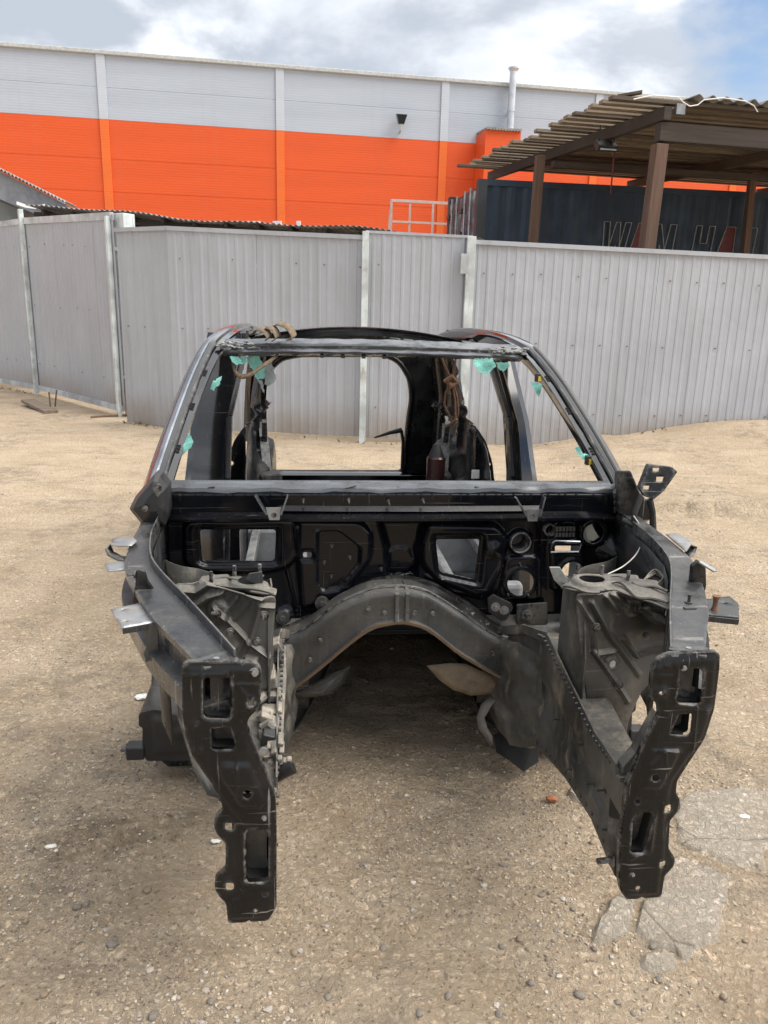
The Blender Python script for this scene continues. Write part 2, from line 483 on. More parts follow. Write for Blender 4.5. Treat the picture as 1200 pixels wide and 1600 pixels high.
# ------------------------------------------------------------------ mesh helpers
class MB:
    def __init__(s):
        s.v, s.f = [], []

    def add(s, vs, fs):
        o = len(s.v)
        s.v += [tuple(x) for x in vs]
        s.f += [tuple(i + o for i in f) for f in fs]
        return s

    def box(s, c, d, rot=None, bev=0.0):
        x, y, z = d[0] / 2, d[1] / 2, d[2] / 2
        if bev <= 0:
            vs = [Vector((i * x, j * y, k * z)) for k in (-1, 1) for j in (-1, 1) for i in (-1, 1)]
            fs = [(0, 2, 3, 1), (4, 5, 7, 6), (0, 1, 5, 4), (2, 6, 7, 3), (0, 4, 6, 2), (1, 3, 7, 5)]
        else:
            bm = bmesh.new()
            bmesh.ops.create_cube(bm, size=1, matrix=Matrix.Diagonal((d[0], d[1], d[2], 1)))
            bmesh.ops.bevel(bm, geom=bm.edges[:], offset=bev, segments=2, affect='EDGES', profile=0.5)
            bm.verts.index_update()
            vs = [v.co.copy() for v in bm.verts]
            fs = [[v.index for v in f.verts] for f in bm.faces]
            bm.free()
        if rot is not None:
            vs = [rot @ v for v in vs]
        c = Vector(c)
        return s.add([v + c for v in vs], fs)

    def bar(s, a, b, w, h, up=(0, 0, 1), bev=0.0):
        a, b = Vector(a), Vector(b)
        t = (b - a)
        L = t.length
        t.normalize()
        u = Vector(up)
        if abs(t.dot(u)) > 0.98:
            u = Vector((0, 1, 0))
        r = t.cross(u).normalized()
        u = r.cross(t)
        rot = Matrix((t, r, u)).transposed()
        return s.box((a + b) / 2, (L, w, h), rot, bev)

    def tube(s, path, r, n=8, cap=True, closed=False):
        P = [Vector(p) for p in path]
        rs = r if isinstance(r, (list, tuple)) else [r] * len(P)
        rings = []
        nrm = None
        for i, p in enumerate(P):
            t = (P[min(i + 1, len(P) - 1)] - P[max(i - 1, 0)])
            if t.length < 1e-9:
                t = Vector((0, 0, 1))
            t.normalize()
            if nrm is None:
                nrm = t.orthogonal().normalized()
            else:
                nrm = (nrm - t * nrm.dot(t))
                nrm = nrm.normalized() if nrm.length > 1e-6 else t.orthogonal().normalized()
            bn = t.cross(nrm)
            rings.append([p + (nrm * math.cos(2 * math.pi * k / n) + bn * math.sin(2 * math.pi * k / n)) * rs[i] for k in range(n)])
        return s.loft(rings, closed=True, cap=cap)

    def loft(s, rings, closed=True, cap=False):
        n = len(rings[0])
        vs = [v for r in rings for v in r]
        fs = []
        for i in range(len(rings) - 1):
            for k in range(n if closed else n - 1):
                a, b = i * n + k, i * n + (k + 1) % n
                fs.append((a, b, b + n, a + n))
        if cap:
            fs.append(tuple(range(n - 1, -1, -1)))
            fs.append(tuple((len(rings) - 1) * n + k for k in range(n)))
        return s.add(vs, fs)

    def prism(s, poly3, off):
        n = len(poly3)
        off = Vector(off)
        vs = [Vector(p) for p in poly3] + [Vector(p) + off for p in poly3]
        fs = [tuple(range(n - 1, -1, -1)), tuple(range(n, 2 * n))]
        fs += [(i, (i + 1) % n, n + (i + 1) % n, n + i) for i in range(n)]
        return s.add(vs, fs)

    def ribbon(s, path, w, wdir, th=0.002):
        wd = Vector(wdir).normalized() * (w / 2)
        P = [Vector(p) for p in path]
        return s.add([p + wd for p in P] + [p - wd for p in P],
                     [(i, i + 1, len(P) + i + 1, len(P) + i) for i in range(len(P) - 1)])

    def build(s, name, mat, parent=None, smooth=False, bevel=0.0, solid=0.0, angle=35):
        me = bpy.data.meshes.new(name)
        me.from_pydata(s.v, [], s.f)
        bm = bmesh.new()
        bm.from_mesh(me)
        bmesh.ops.recalc_face_normals(bm, faces=bm.faces[:])
        bm.to_mesh(me)
        bm.free()
        return link(name, me, mat, parent, smooth, bevel, solid, angle)


def link(name, me, mat, parent=None, smooth=False, bevel=0.0, solid=0.0, angle=35):
    if mat is not None:
        me.materials.append(mat)
    o = bpy.data.objects.new(name, me)
    COL.objects.link(o)
    if smooth:
        me.polygons.foreach_set('use_smooth', [True] * len(me.polygons))
        try:
            me.set_sharp_from_angle(angle=R(angle))
        except Exception:
            pass
    if solid:
        md = o.modifiers.new('solid', 'SOLIDIFY')
        md.thickness = solid
        md.offset = 0
    if bevel:
        md = o.modifiers.new('bevel', 'BEVEL')
        md.width = bevel
        md.segments = 2
        md.limit_method = 'ANGLE'
        md.angle_limit = R(40)
    if parent is not None:
        o.parent = parent
    return o


def empty(name, label, cat, loc=(0, 0, 0), rz=0.0, group=None):
    o = bpy.data.objects.new(name, None)
    o.empty_display_size = 0.1
    COL.objects.link(o)
    o.location = loc
    o.rotation_euler = (0, 0, rz)
    return tag(o, label, cat, group)


def tag(o, label=None, cat=None, group=None, kind=None):
    if label:
        o['label'] = label
    if cat:
        o['category'] = cat
    if group:
        o['group'] = group
    if kind:
        o['kind'] = kind
    return o


def rnd_poly(poly, r, n=4):
    """round the corners of a 2-D polygon"""
    out = []
    N = len(poly)
    P = [np.array(p, float) for p in poly]
    for i in range(N):
        a, b, c = P[i - 1], P[i], P[(i + 1) % N]
        d1, d2 = a - b, c - b
        l1, l2 = np.linalg.norm(d1), np.linalg.norm(d2)
        rr = min(r, l1 * 0.45, l2 * 0.45)
        p0, p2 = b + d1 / l1 * rr, b + d2 / l2 * rr
        for k in range(n + 1):
            t = k / n
            out.append(tuple((1 - t) ** 2 * p0 + 2 * t * (1 - t) * b + t * t * p2))
    return out


def circle2(c, r, n=16, e=1.0):
    return [(c[0] + r * math.cos(2 * math.pi * k / n), c[1] + r * e * math.sin(2 * math.pi * k / n)) for k in range(n)]


def inside(pts, poly):
    x, y = pts[:, 0], pts[:, 1]
    res = np.zeros(len(pts), bool)
    P = np.array(poly)
    for i in range(len(P)):
        x0, y0 = P[i - 1]
        x1, y1 = P[i]
        if y0 == y1:
            continue
        cnd = ((y0 > y) != (y1 > y)) & (x < (x1 - x0) * (y - y0) / (y1 - y0) + x0)
        res ^= cnd
    return res


def pdist(pts, line, closed):
    P = np.array(line, float)
    d = np.full(len(pts), 1e9)
    rngs = range(len(P)) if closed else range(1, len(P))
    for i in rngs:
        a, b = P[i - 1], P[i]
        ab = b - a
        L = ab @ ab + 1e-12
        t = np.clip(((pts - a) @ ab) / L, 0, 1)
        q = a + t[:, None] * ab
        d = np.minimum(d, np.hypot(*(pts - q).T))
    return d


def sstep(x):
    x = np.clip(x, 0, 1)
    return x * x * (3 - 2 * x)


def height(pts, feats):
    h = np.zeros(len(pts))
    for f in feats:
        if f[0] == 'pad':          # polygon, height, bevel width
            sd = np.where(inside(pts, f[1]), 1, -1) * pdist(pts, f[1], True)
            h += f[2] * sstep((sd + f[3] / 2) / f[3])
        elif f[0] == 'rib':        # polyline, height, half width
            h += f[2] * sstep(1 - pdist(pts, f[1], False) / f[3])
        elif f[0] == 'dome':       # centre, radius, height
            h += f[3] * sstep(1 - np.hypot(pts[:, 0] - f[1][0], pts[:, 1] - f[1][1]) / f[2])
        elif f[0] == 'fn':
            h += f[1](pts)
    return h


def resample(poly, step):
    out = []
    N = len(poly)
    for i in range(N):
        a, b = np.array(poly[i]), np.array(poly[(i + 1) % N])
        k = max(1, int(np.linalg.norm(b - a) / step))
        for j in range(k):
            out.append(tuple(a + (b - a) * j / k))
    return out


def stamped(name, outline, holes, feats, to3, step, mat, parent, solid=0.003, rim=0.0, rimdir=None, edge_noise=0.0):
    """a pressed sheet: 2-D outline with holes, meshed finely and displaced by the pressing's relief"""
    outline = resample(outline, step)
    holes = [resample(h, step) for h in holes]
    lo, hi = np.min(outline, 0), np.max(outline, 0)
    gx, gy = np.arange(lo[0], hi[0], step), np.arange(lo[1], hi[1], step)
    G = np.array(np.meshgrid(gx, gy)).reshape(2, -1).T
    G[:, 0] += (np.round((G[:, 1] - lo[1]) / step) % 2) * step * 0.5
    ok = inside(G, outline) & (pdist(G, outline, True) > step * 0.55)
    for h in holes:
        ok &= ~inside(G, h) & (pdist(G, h, True) > step * 0.55)
    G = G[ok]
    extra = []
    for f in feats:
        if f[0] == 'rib' and f[3] < step * 5:
            L_ = f[1]
            for i in range(len(L_) - 1):
                a_, b_ = np.array(L_[i]), np.array(L_[i + 1])
                k_ = max(1, int(np.linalg.norm(b_ - a_) / step))
                nrm_ = np.array([-(b_ - a_)[1], (b_ - a_)[0]]) / (np.linalg.norm(b_ - a_) + 1e-9)
                for j in range(k_):
                    for o_ in (-f[3], -f[3] * .5, 0, f[3] * .5, f[3]):
                        extra.append(a_ + (b_ - a_) * j / k_ + nrm_ * o_)
            G = G[pdist(G, L_, False) > f[3] + step * 0.4]
    if extra:
        E_ = np.array(extra)
        ok = inside(E_, outline) & (pdist(E_, outline, True) > step * 0.4)
        for h in holes:
            ok &= ~inside(E_, h) & (pdist(E_, h, True) > step * 0.4)
        G = np.concatenate([G, E_[ok]])
    verts, edges = [], []
    for ring in [outline] + holes:
        o = len(verts)
        verts += [Vector((p[0], p[1])) for p in ring]
        edges += [(o + i, o + (i + 1) % len(ring)) for i in range(len(ring))]
    verts += [Vector((p[0], p[1])) for p in G]
    v2, e2, f2 = geometry.delaunay_2d_cdt(verts, edges, [], 0, 1e-6)[:3]
    P = np.array([(v.x, v.y) for v in v2])
    F = np.array([f for f in f2 if len(f) == 3])
    cen = P[F].mean(1)
    ok = inside(cen, outline)
    for h in holes:
        ok &= ~inside(cen, h)
    F = F[ok]
    H = height(P, feats)
    mb = MB()
    mb.v = [tuple(to3(P[i, 0], P[i, 1], H[i])) for i in range(len(P))]
    mb.f = [tuple(int(i) for i in f) for f in F]
    if rim:
        ol = np.array(outline)
        hh = height(ol, feats)
        a = [Vector(to3(p[0], p[1], h)) for p, h in zip(ol, hh)]
        b = [v + Vector(rimdir) * rim for v in a]
        n = len(a)
        mb.add(a + b, [(i, (i + 1) % n, n + (i + 1) % n, n + i) for i in range(n)])
    me = bpy.data.meshes.new(name)
    me.from_pydata(mb.v, [], mb.f)
    bm = bmesh.new()
    bm.from_mesh(me)
    bmesh.ops.delete(bm, geom=[v for v in bm.verts if not v.link_faces], context='VERTS')
    bmesh.ops.remove_doubles(bm, verts=bm.verts[:], dist=1e-5)
    bmesh.ops.recalc_face_normals(bm, faces=bm.faces[:])
    bm.to_mesh(me)
    bm.free()
    return link(name, me, mat, parent, smooth=True, solid=solid, angle=50)


def vnoise(x, y, seed=0):
    xi, yi = np.floor(x).astype(np.int64), np.floor(y).astype(np.int64)
    xf, yf = x - xi, y - yi

    def h(a, b):
        n = (a * 374761393 + b * 668265263 + seed * 974711) & 0x7fffffff
        n = ((n ^ (n >> 13)) * 1274126177) & 0x7fffffff
        return ((n ^ (n >> 16)) & 0xffff) / 65535.0
    u, v = xf * xf * (3 - 2 * xf), yf * yf * (3 - 2 * yf)
    return (h(xi, yi) * (1 - u) + h(xi + 1, yi) * u) * (1 - v) + (h(xi, yi + 1) * (1 - u) + h(xi + 1, yi + 1) * u) * v


def fbm(x, y, f, octv=4, seed=0):
    s, a = 0, 0.5
    for o in range(octv):
        s = s + a * (vnoise(x * f + 13.7 * o, y * f - 7.1 * o, seed + o) - 0.5)
        f, a = f * 2.03, a * 0.5
    return s


# ------------------------------------------------------------------ ground
RUTS = []
for (a, b) in (((70, 1312), (290, 1277)), ((60, 1330), (300, 1290)), ((90, 1345), (290, 1303))):
    p, q = hitw(*a, 2, 0), hitw(*b, 2, 0)
    RUTS.append([(p.x, p.y), ((p.x + q.x) / 2, (p.y + q.y) / 2 + 0.015), (q.x, q.y)])


def ground_h(x, y):
    x, y = np.asarray(x, float), np.asarray(y, float)
    near = np.clip(1.3 - y / 14, 0.25, 1)
    h = 0.05 * fbm(x, y, 0.7, 3, 3) + 0.034 * fbm(x, y, 3.1, 4, 5) * near + 0.018 * fbm(x, y, 11, 3, 9) * near * (0.5 + sstep((fbm(x, y, 1.1, 2, 61) + 0.12) / 0.3)) + 0.007 * fbm(x, y, 27, 2, 19) * near
    # worn ledge and the raised bank on the right
    ed = 6.15 + 0.35 * fbm(x, y * 0, 2.3, 5, 21) + (x - 2) * 0.04
    k = sstep((y - ed) / 0.05) * sstep((x - 1.75) / 0.9) * (1 - sstep((y - 8.6) / 1.2) * 0.0)
    h = h + 0.115 * k * (1 + 0.5 * fbm(x, y, 4, 3, 33))
    h = h + 0.20 * sstep((x - 2.6) / 2.0) * sstep((y - 7.6) / 2.0)
    h = h + 0.05 * np.exp(-((x - 4.6) ** 2 / 0.8 + (y - 9.6) ** 2 / 0.08))
    near_r = (np.abs(x + 0.6) < 2) & (y < 2.6)
    if near_r.any():
        pts = np.stack([x[near_r], y[near_r]], 1)
        for r_ in RUTS:
            d = pdist(pts, r_, False)
            h[near_r] += -0.016 * sstep(1 - d / 0.018) + 0.009 * sstep(1 - np.abs(d - 0.024) / 0.016)
    fade = 1 - sstep((np.hypot(x, y) - 16) / 14)
    return h * fade - 0.004


def gh(x, y):
    return float(ground_h(np.array([x]), np.array([y]))[0])


def axis(lo, hi, d, far, grow=1.16):
    a = list(np.arange(lo, hi + 1e-6, d))
    s, p = d, hi
    while p < far:
        s *= grow
        p += s
        a.append(p)
    s, p = d, lo
    b = []
    while p > -far:
        s *= grow
        p -= s
        b.append(p)
    return np.array(b[::-1] + a)


xs, ys = axis(-2.2, 2.6, 0.018, 600), axis(0.55, 3.4, 0.018, 600, 1.02)
ys = ys[ys > -60] if False else ys
X, Y = np.meshgrid(xs, ys)
Z = ground_h(X.ravel(), Y.ravel())
nx, ny = len(xs), len(ys)
idx = np.arange(nx * ny).reshape(ny, nx)
F = np.stack([idx[:-1, :-1], idx[:-1, 1:], idx[1:, 1:], idx[1:, :-1]], -1).reshape(-1, 4)
me = bpy.data.meshes.new('ground')
me.vertices.add(nx * ny)
me.vertices.foreach_set('co', np.stack([X.ravel(), Y.ravel(), Z], 1).ravel())
me.loops.add(F.size)
me.loops.foreach_set('vertex_index', F.ravel())
me.polygons.add(len(F))
me.polygons.foreach_set('loop_start', np.arange(0, F.size, 4))
me.update(calc_edges=True)

def dirt(nm, grey):
    m, nt, b = new_mat(nm)
    g = NT(nt)
    pos = g.n('ShaderNodeNewGeometry').outputs['Position']
    big = g.noise(pos, 0.55, 5, 0.6)
    mid = g.noise(pos, 2.6, 7, 0.62)
    sm = g.noise(pos, 16, 8, 0.7)
    gr = g.noise(pos, 90, 6, 0.75)
    vor = g.voro(pos, 95)
    vor2 = g.voro(pos, 38)
    sxy = g.n('ShaderNodeSeparateXYZ')
    nt.links.new(pos, sxy.inputs[0])
    col = g.mix(g.ramp(mid, 0.32, 0.66), (0.53, 0.40, 0.27, 1), (0.65, 0.51, 0.365, 1))
    col = g.mix(g.ramp(sm, 0.40, 0.70, 0, 0.5), col, (0.68, 0.57, 0.42, 1))
    # darker brown in clumps towards the near side of the yard
    zone = g.ramp(g.math('ADD', sxy.outputs[1], g.math('MULTIPLY', g.math('SUBTRACT', big, 0.5), 6.0)), 0.8, 3.4, 1.0, 0.0)
    clump = g.noise(pos, 5.5, 7, 0.68)
    dark = g.math('MULTIPLY', g.ramp(clump, 0.46, 0.62, 0.25, 1.0), zone)
    col = g.mix(g.math('MULTIPLY', dark, 0.20), col, (0.30, 0.24, 0.175, 1))
    patch = g.math('MULTIPLY', g.ramp(g.noise(pos, 1.2, 5, 0.6), 0.47, 0.62), g.ramp(g.noise(pos, 9, 7, 0.7), 0.42, 0.60))
    col = g.mix(g.math('MULTIPLY', patch, 0.5), col, (0.25, 0.21, 0.17, 1))
    streaks = g.noise(g.mapping(pos, (0.6, 5.0, 1.0), rot=(0, 0, 0.12)), 2.2, 7, 0.65)
    col = g.mix(g.ramp(streaks, 0.52, 0.68, 0, 0.34), col, (0.30, 0.25, 0.195, 1))
    col = g.mix(g.ramp(gr, 0.54, 0.70, 0, 0.4), col, (0.26, 0.205, 0.15, 1))
    speck = g.voro(pos, 150, out='Color')
    ss = g.n('ShaderNodeSeparateColor')
    nt.links.new(speck, ss.inputs[0])
    col = g.mix(g.ramp(ss.outputs[0], 0.93, 0.97, 0, 0.4), col, (0.52, 0.47, 0.40, 1))
    col = g.mix(g.ramp(ss.outputs[1], 0.93, 0.97, 0, 0.5), col, (0.13, 0.105, 0.08, 1))
    if grey:
        gn = g.noise(pos, 6, 7, 0.65)
        col = g.mix(g.ramp(gn, 0.3, 0.6, grey * 0.55, grey), col, (0.60, 0.55, 0.475, 1))
        crk = g.voro(g.mapping(pos, (1, 1, 0)), 2.6, 'DISTANCE_TO_EDGE')
        col = g.mix(g.ramp(crk, 0.0, 0.012, 0.55, 0.0), col, (0.16, 0.13, 0.10, 1))
    nt.links.new(col, b.inputs['Base Color'])
    b.inputs['Roughness'].default_value = 0.95
    b.inputs['Specular IOR Level'].default_value = 0.15
    crust = g.noise(pos, 42, 7, 0.7, 0.6)
    hh = g.math('ADD', g.math('ADD', g.math('MULTIPLY', gr, 0.35), g.math('MULTIPLY', vor, -0.12)),
                g.math('ADD', g.math('MULTIPLY', sm, 1.2), g.math('MULTIPLY', g.ramp(crust, 0.35, 0.65), 0.7)))
    nt.links.new(g.bump(hh, 1.0, 0.016), b.inputs['Normal'])
    return m


m = dirt('sandy_dirt', 0.0)
M['slabc'] = dirt('dusty_concrete', 0.62)
M['ground'] = m
ground = link('ground', me, m, None, smooth=True, angle=180)
tag(ground, kind='structure')


def pebble_shape(seed, sub=1):
    bm = bmesh.new()
    bmesh.ops.create_icosphere(bm, subdivisions=sub, radius=1)
    r_ = random.Random(seed)
    for v in bm.verts:
        v.co *= r_.uniform(0.72, 1.12)
    v = np.array([v.co for v in bm.verts])
    f = np.array([[w.index for w in q.verts] for q in bm.faces])
    bm.free()
    return v, f


SH = [pebble_shape(i) for i in range(8)]
N = 72000
py_ = 0.75 + 7.5 * rng.random(N) ** 1.9
px_ = rng.uniform(-0.62, 0.62, N) * (py_ + 0.35)
keep = rng.random(N) < 0.16 + 4.2 * fbm(px_, py_, 2.1, 4, 44)
px_, py_ = px_[keep], py_[keep]
pz_ = ground_h(px_, py_)
vs, fs, o = [], [], 0
for i in range(len(px_)):
    r_ = 0.0016 + 0.0044 * rng.random() ** 2.2 + (0.006 * rng.random() if rng.random() < 0.06 else 0)
    V, Fq = SH[i % 8]
    a = rng.uniform(0, 6.28)
    W = V * (np.array([rng.uniform(.8, 1.35), rng.uniform(.7, 1.1), rng.uniform(.45, .75)]) * r_)
    ca, sa_ = math.cos(a), math.sin(a)
    W = np.stack([W[:, 0] * ca - W[:, 1] * sa_ + px_[i], W[:, 0] * sa_ + W[:, 1] * ca + py_[i], W[:, 2] + pz_[i] + r_ * 0.2], 1)
    vs.append(W)
    fs.append(Fq + o)
    o += len(V)
me = bpy.data.meshes.new('gravel')
me.from_pydata(np.concatenate(vs).tolist(), [], np.concatenate(fs).tolist())
m, nt, b = new_mat('gravel_mix')
g = NT(nt)
isl = g.n('ShaderNodeNewGeometry').outputs['Random Per Island']
cr_ = g.n('ShaderNodeValToRGB')
nt.links.new(isl, cr_.inputs[0])
e = cr_.color_ramp.elements
e[0].color, e[1].color = (0.15, 0.125, 0.105, 1), (0.58, 0.51, 0.42, 1)
for p_, c_ in ((0.3, (0.27, 0.225, 0.175, 1)), (0.6, (0.46, 0.365, 0.255, 1)), (0.85, (0.32, 0.29, 0.26, 1))):
    q = cr_.color_ramp.elements.new(p_)
    q.color = c_
nt.links.new(cr_.outputs[0], b.inputs['Base Color'])
b.inputs['Roughness'].default_value = 0.9
tag(link('gravel', me, m), 'fine loose gravel scattered over the sandy yard', 'gravel', kind='stuff')

# bigger loose stones, one by one
STONES = [(430, 1365, 9), (405, 1420, 8), (175, 1480, 12), (230, 1395, 10), (120, 1420, 11), (135, 1415, 8), (460, 1488, 9), (512, 1563, 8),
          (330, 1570, 9), (345, 1578, 8), (905, 1555, 11), (1030, 1530, 8), (925, 1315, 6), (895, 1420, 7), (750, 1375, 7), (812, 1470, 8),
          (783, 1480, 7), (830, 1535, 8), (1123, 1308, 6), (1075, 1385, 5), (640, 1335, 6), (700, 1430, 6), (300, 1225, 8), (215, 1220, 7),
          (560, 1330, 6), (600, 1480, 9), (700, 1560, 10), (70, 1560, 9), (110, 1340, 6), (1020, 1480, 7), (1130, 1560, 9), (780, 1585, 8),
          (885, 1455, 6), (520, 1400, 6), (655, 1590, 9), (240, 1590, 10), (40, 1440, 7), (965, 1565, 7), (990, 1580, 6), (1165, 1470, 6)]
shm = []
for k in range(6):
    V, Fq = pebble_shape(100 + k, 2)
    mb = MB()
    mb.v, mb.f = [tuple(v) for v in V], [tuple(int(i) for i in f) for f in Fq]
    me = bpy.data.meshes.new('stone')
    me.from_pydata(mb.v, [], mb.f)
    me.materials.append(M['stone'] if k % 3 else M['stone2'])
    me.polygons.foreach_set('use_smooth', [True] * len(me.polygons))
    shm.append(me)
for i, (px, py, rp) in enumerate(STONES):
    w = hitw(px, py, 2, 0)
    d = (w - CAM).length
    r_ = rp * d / FPX * 0.62
    o = bpy.data.objects.new('loose_stone', shm[i % 6])
    COL.objects.link(o)
    o.location = (w.x, w.y, gh(w.x, w.y) + r_ * 0.22)
    o.scale = (r_ * random.uniform(.9, 1.3), r_ * random.uniform(.8, 1.1), r_ * random.uniform(.55, .8))
    o.rotation_euler = (random.uniform(-.3, .3), random.uniform(-.3, .3), random.uniform(0, 6))
    tag(o, 'small grey-brown stone lying loose on the dirt', 'stone', 'loose stones on the yard')

# broken concrete slabs
cs = crop(700, 1150, 2.4)
SLABS = [
    ([(845, 300), (880, 250), (930, 195), (1010, 190), (1200, 215), (1260, 330), (1200, 495), (1120, 500), (1030, 485), (950, 440), (850, 415)],
     'wide weathered concrete slab behind the right front support leg', 0.010),
    ([(700, 735), (725, 610), (800, 470), (850, 440), (1000, 500), (1080, 560), (1030, 650), (1025, 730), (985, 790), (920, 870), (890, 860), (800, 785), (740, 760)],
     'largest cracked concrete slab below the right front support leg', 0.013),
    ([(530, 745), (560, 660), (610, 590), (715, 615), (690, 730), (640, 770), (590, 790)],
     'small rounded concrete piece left of the big cracked slab', 0.018),
    ([(725, 800), (790, 775), (870, 835), (905, 885), (850, 885), (770, 885), (735, 850)],
     'narrow concrete sliver at the front edge of the cracked slab', 0.016),
    ([(440, 240), (450, 185), (490, 200), (525, 270), (510, 265)],
     'small pale concrete lump beside the right front rail', 0.03)]
for k, (pl, lab, th) in enumerate(SLABS):
    w = [hitw(px, py, 2, 0) for px, py in cs(pl)]
    poly = rnd_poly([(p.x, p.y) for p in w], 0.02, 3)
    poly = resample(poly, 0.02)
    poly = [(p[0] + 0.07 * float(fbm(np.array([p[0]]), np.array([p[1]]), 9, 4, 70)[0]),
             p[1] + 0.07 * float(fbm(np.array([p[0]]), np.array([p[1]]), 14, 3, 71)[0])) for p in poly]
    ol = list(poly)

    def fn(pts, ol=ol, th=th):
        d = pdist(pts, ol, True)
        return ground_h(pts[:, 0], pts[:, 1]) * 0.85 - 0.006 + (th * 0.6 + 0.012) * sstep(d / 0.012) + 0.022 * fbm(pts[:, 0], pts[:, 1], 5, 5, 80) + 0.008 * fbm(pts[:, 0], pts[:, 1], 30, 3, 81)
    so = stamped('broken_concrete_slab', poly, [], [('fn', fn)], lambda u, v, h: (u, v, h), 0.014, M['slabc'], None, solid=0)
    tag(so, lab, 'concrete slab', 'broken concrete slabs in the dirt')

# ------------------------------------------------------------------ store building
zt = 9.5
pA, pB = hitw(0, 72, 2, zt), hitw(980, 150, 2, zt)
bd = Vector((pB.x - pA.x, pB.y - pA.y, 0)).normalized()
bn = Vector((bd.y, -bd.x, 0))           # towards the camera
c0 = hitw(437, 107, 2, zt)
base = Vector((c0.x, c0.y, 0))
store = empty('store_building', 'long orange and pale grey panelled store behind the fence', 'building', base, math.atan2(bd.y, bd.x))
iv = store.matrix_world if False else (Matrix.Translation(base) @ Matrix.Rotation(math.atan2(bd.y, bd.x), 4, 'Z'))
ivi = iv.inverted()


def on_store(px, py, off=0.0):
    return ivi @ hit_plane(px, py, base + bn * off, bn)


c1, c2, c3 = on_store(157, 86), on_store(697, 130), on_store(960, 148)
BAY = (c2.x - c1.x) / 2
zb = (on_store(0, 172).z + on_store(735, 227).z) / 2
x0, x1 = -BAY * 4, BAY * 4
rows = [0.0, 1.05, 2.1, 3.15, 4.2, 5.25, 6.3, zb]
MBx = {}
gl = zb + (zt - zb) * 0.5


def box_mesh(name, d, mat):
    mb = MB().box((0, 0, 0), d)
    me = bpy.data.meshes.new(name)
    me.from_pydata(mb.v, [], mb.f)
    bm = bmesh.new()
    bm.from_mesh(me)
    bmesh.ops.bevel(bm, geom=bm.edges[:], offset=0.006, segments=1, affect='EDGES')
    bm.to_mesh(me)
    bm.free()
    me.materials.append(mat)
    return me


for z0, z1, mat in [(rows[i], rows[i + 1], M['orange']) for i in range(len(rows) - 1)] + [(zb, gl, M['lgrey']), (gl, zt, M['lgrey'])]:
    me = box_mesh('wall_panel', (BAY - 0.006, 0.16, z1 - z0 - 0.004), mat)
    for k in range(-4, 4):
        o = bpy.data.objects.new('wall_panel', me)
        COL.objects.link(o)
        o.parent = store
        o.location = ((k + 0.5) * BAY, 0.08, (z0 + z1) / 2)
for mat, z0, z1 in ((M['orange2'], 0, zb), (M['lgrey2'], zb, zt)):
    me = box_mesh('pilaster', (0.29, 0.05, z1 - z0), mat)
    for k in range(-4, 5):
        o = bpy.data.objects.new('pilaster', me)
        COL.objects.link(o)
        o.parent = store
        o.location = (k * BAY, -0.03, (z0 + z1) / 2)
MB().box((0, 0.10, zt + 0.05), (x1 - x0, 0.42, 0.13)).build('parapet_cap', M['cap'], store, bevel=0.02)
MB().box((0, 6.2, zt / 2), (x1 - x0, 12, zt - 0.3)).build('rear_block', M['lgrey'], store)
# bump-out with its own little roof
a, b2 = on_store(737, 232), on_store(790, 232)
zq = on_store(760, 214).z
MB().box(((a.x + b2.x) / 2 + 0.15, -0.6, zq / 2), (b2.x - a.x, 1.15, zq)).build('annex', M['orange'], store)
mb = MB()
for i in range(12):
    xx = a.x + (b2.x - a.x) * (i + 0.5) / 12 + 0.15
    mb.tube([(xx, -1.28, zq + 0.03), (xx, 0.0, zq + 0.10)], 0.055, 6)
mb.build('annex_roof', M['tinroof'], store)
# flue pipe
fx = on_store(797, 200, 0.35)
flue = empty('flue_pipe', 'tall galvanised flue pipe on the store wall with a capped top', 'pipe', iv @ Vector((fx.x, -0.35, 0)), store.rotation_euler.z)
ztop = on_store(802, 112, 0.35).z
MB().tube([(0, 0, 0), (0, 0, ztop)], 0.13, 16).build('stack', M['galv'], flue, smooth=True)
MB().tube([(0, 0, ztop), (0, 0, ztop + 0.06), (0, 0, ztop + 0.08), (0, 0, ztop + 0.13)], [0.13, 0.18, 0.2, 0.2], 16).build('cap', M['galv'], flue, smooth=True)
for zz in (5.0, 7.0, 8.6):
    MB().tube([(0, 0, zz), (0, 0, zz + 0.08)], 0.145, 16).bar((0, 0, zz + 0.04), (0, 0.34, zz + 0.04), 0.05, 0.05).build('clamp', M['galv'], flue)
# wall lamp
lp = on_store(627, 188, 0.3)
lamp = empty('wall_lamp', 'small grey flood lamp fixed high on the grey store wall', 'lamp', iv @ Vector((lp.x, 0, lp.z)), store.rotation_euler.z)
MB().tube([(0, -0.02, -0.35), (0, -0.25, -0.3), (0, -0.28, -0.1)], 0.035, 8).build('arm', M['galv'], lamp)
MB().loft([[(-.1, -.22, -.12), (.1, -.22, -.12), (.1, -.36, -.12), (-.1, -.36, -.12)],
           [(-.19, -.18, .22), (.19, -.18, .22), (.19, -.44, .17), (-.19, -.44, .17)]], cap=True).build('housing', M['glassd'], lamp)
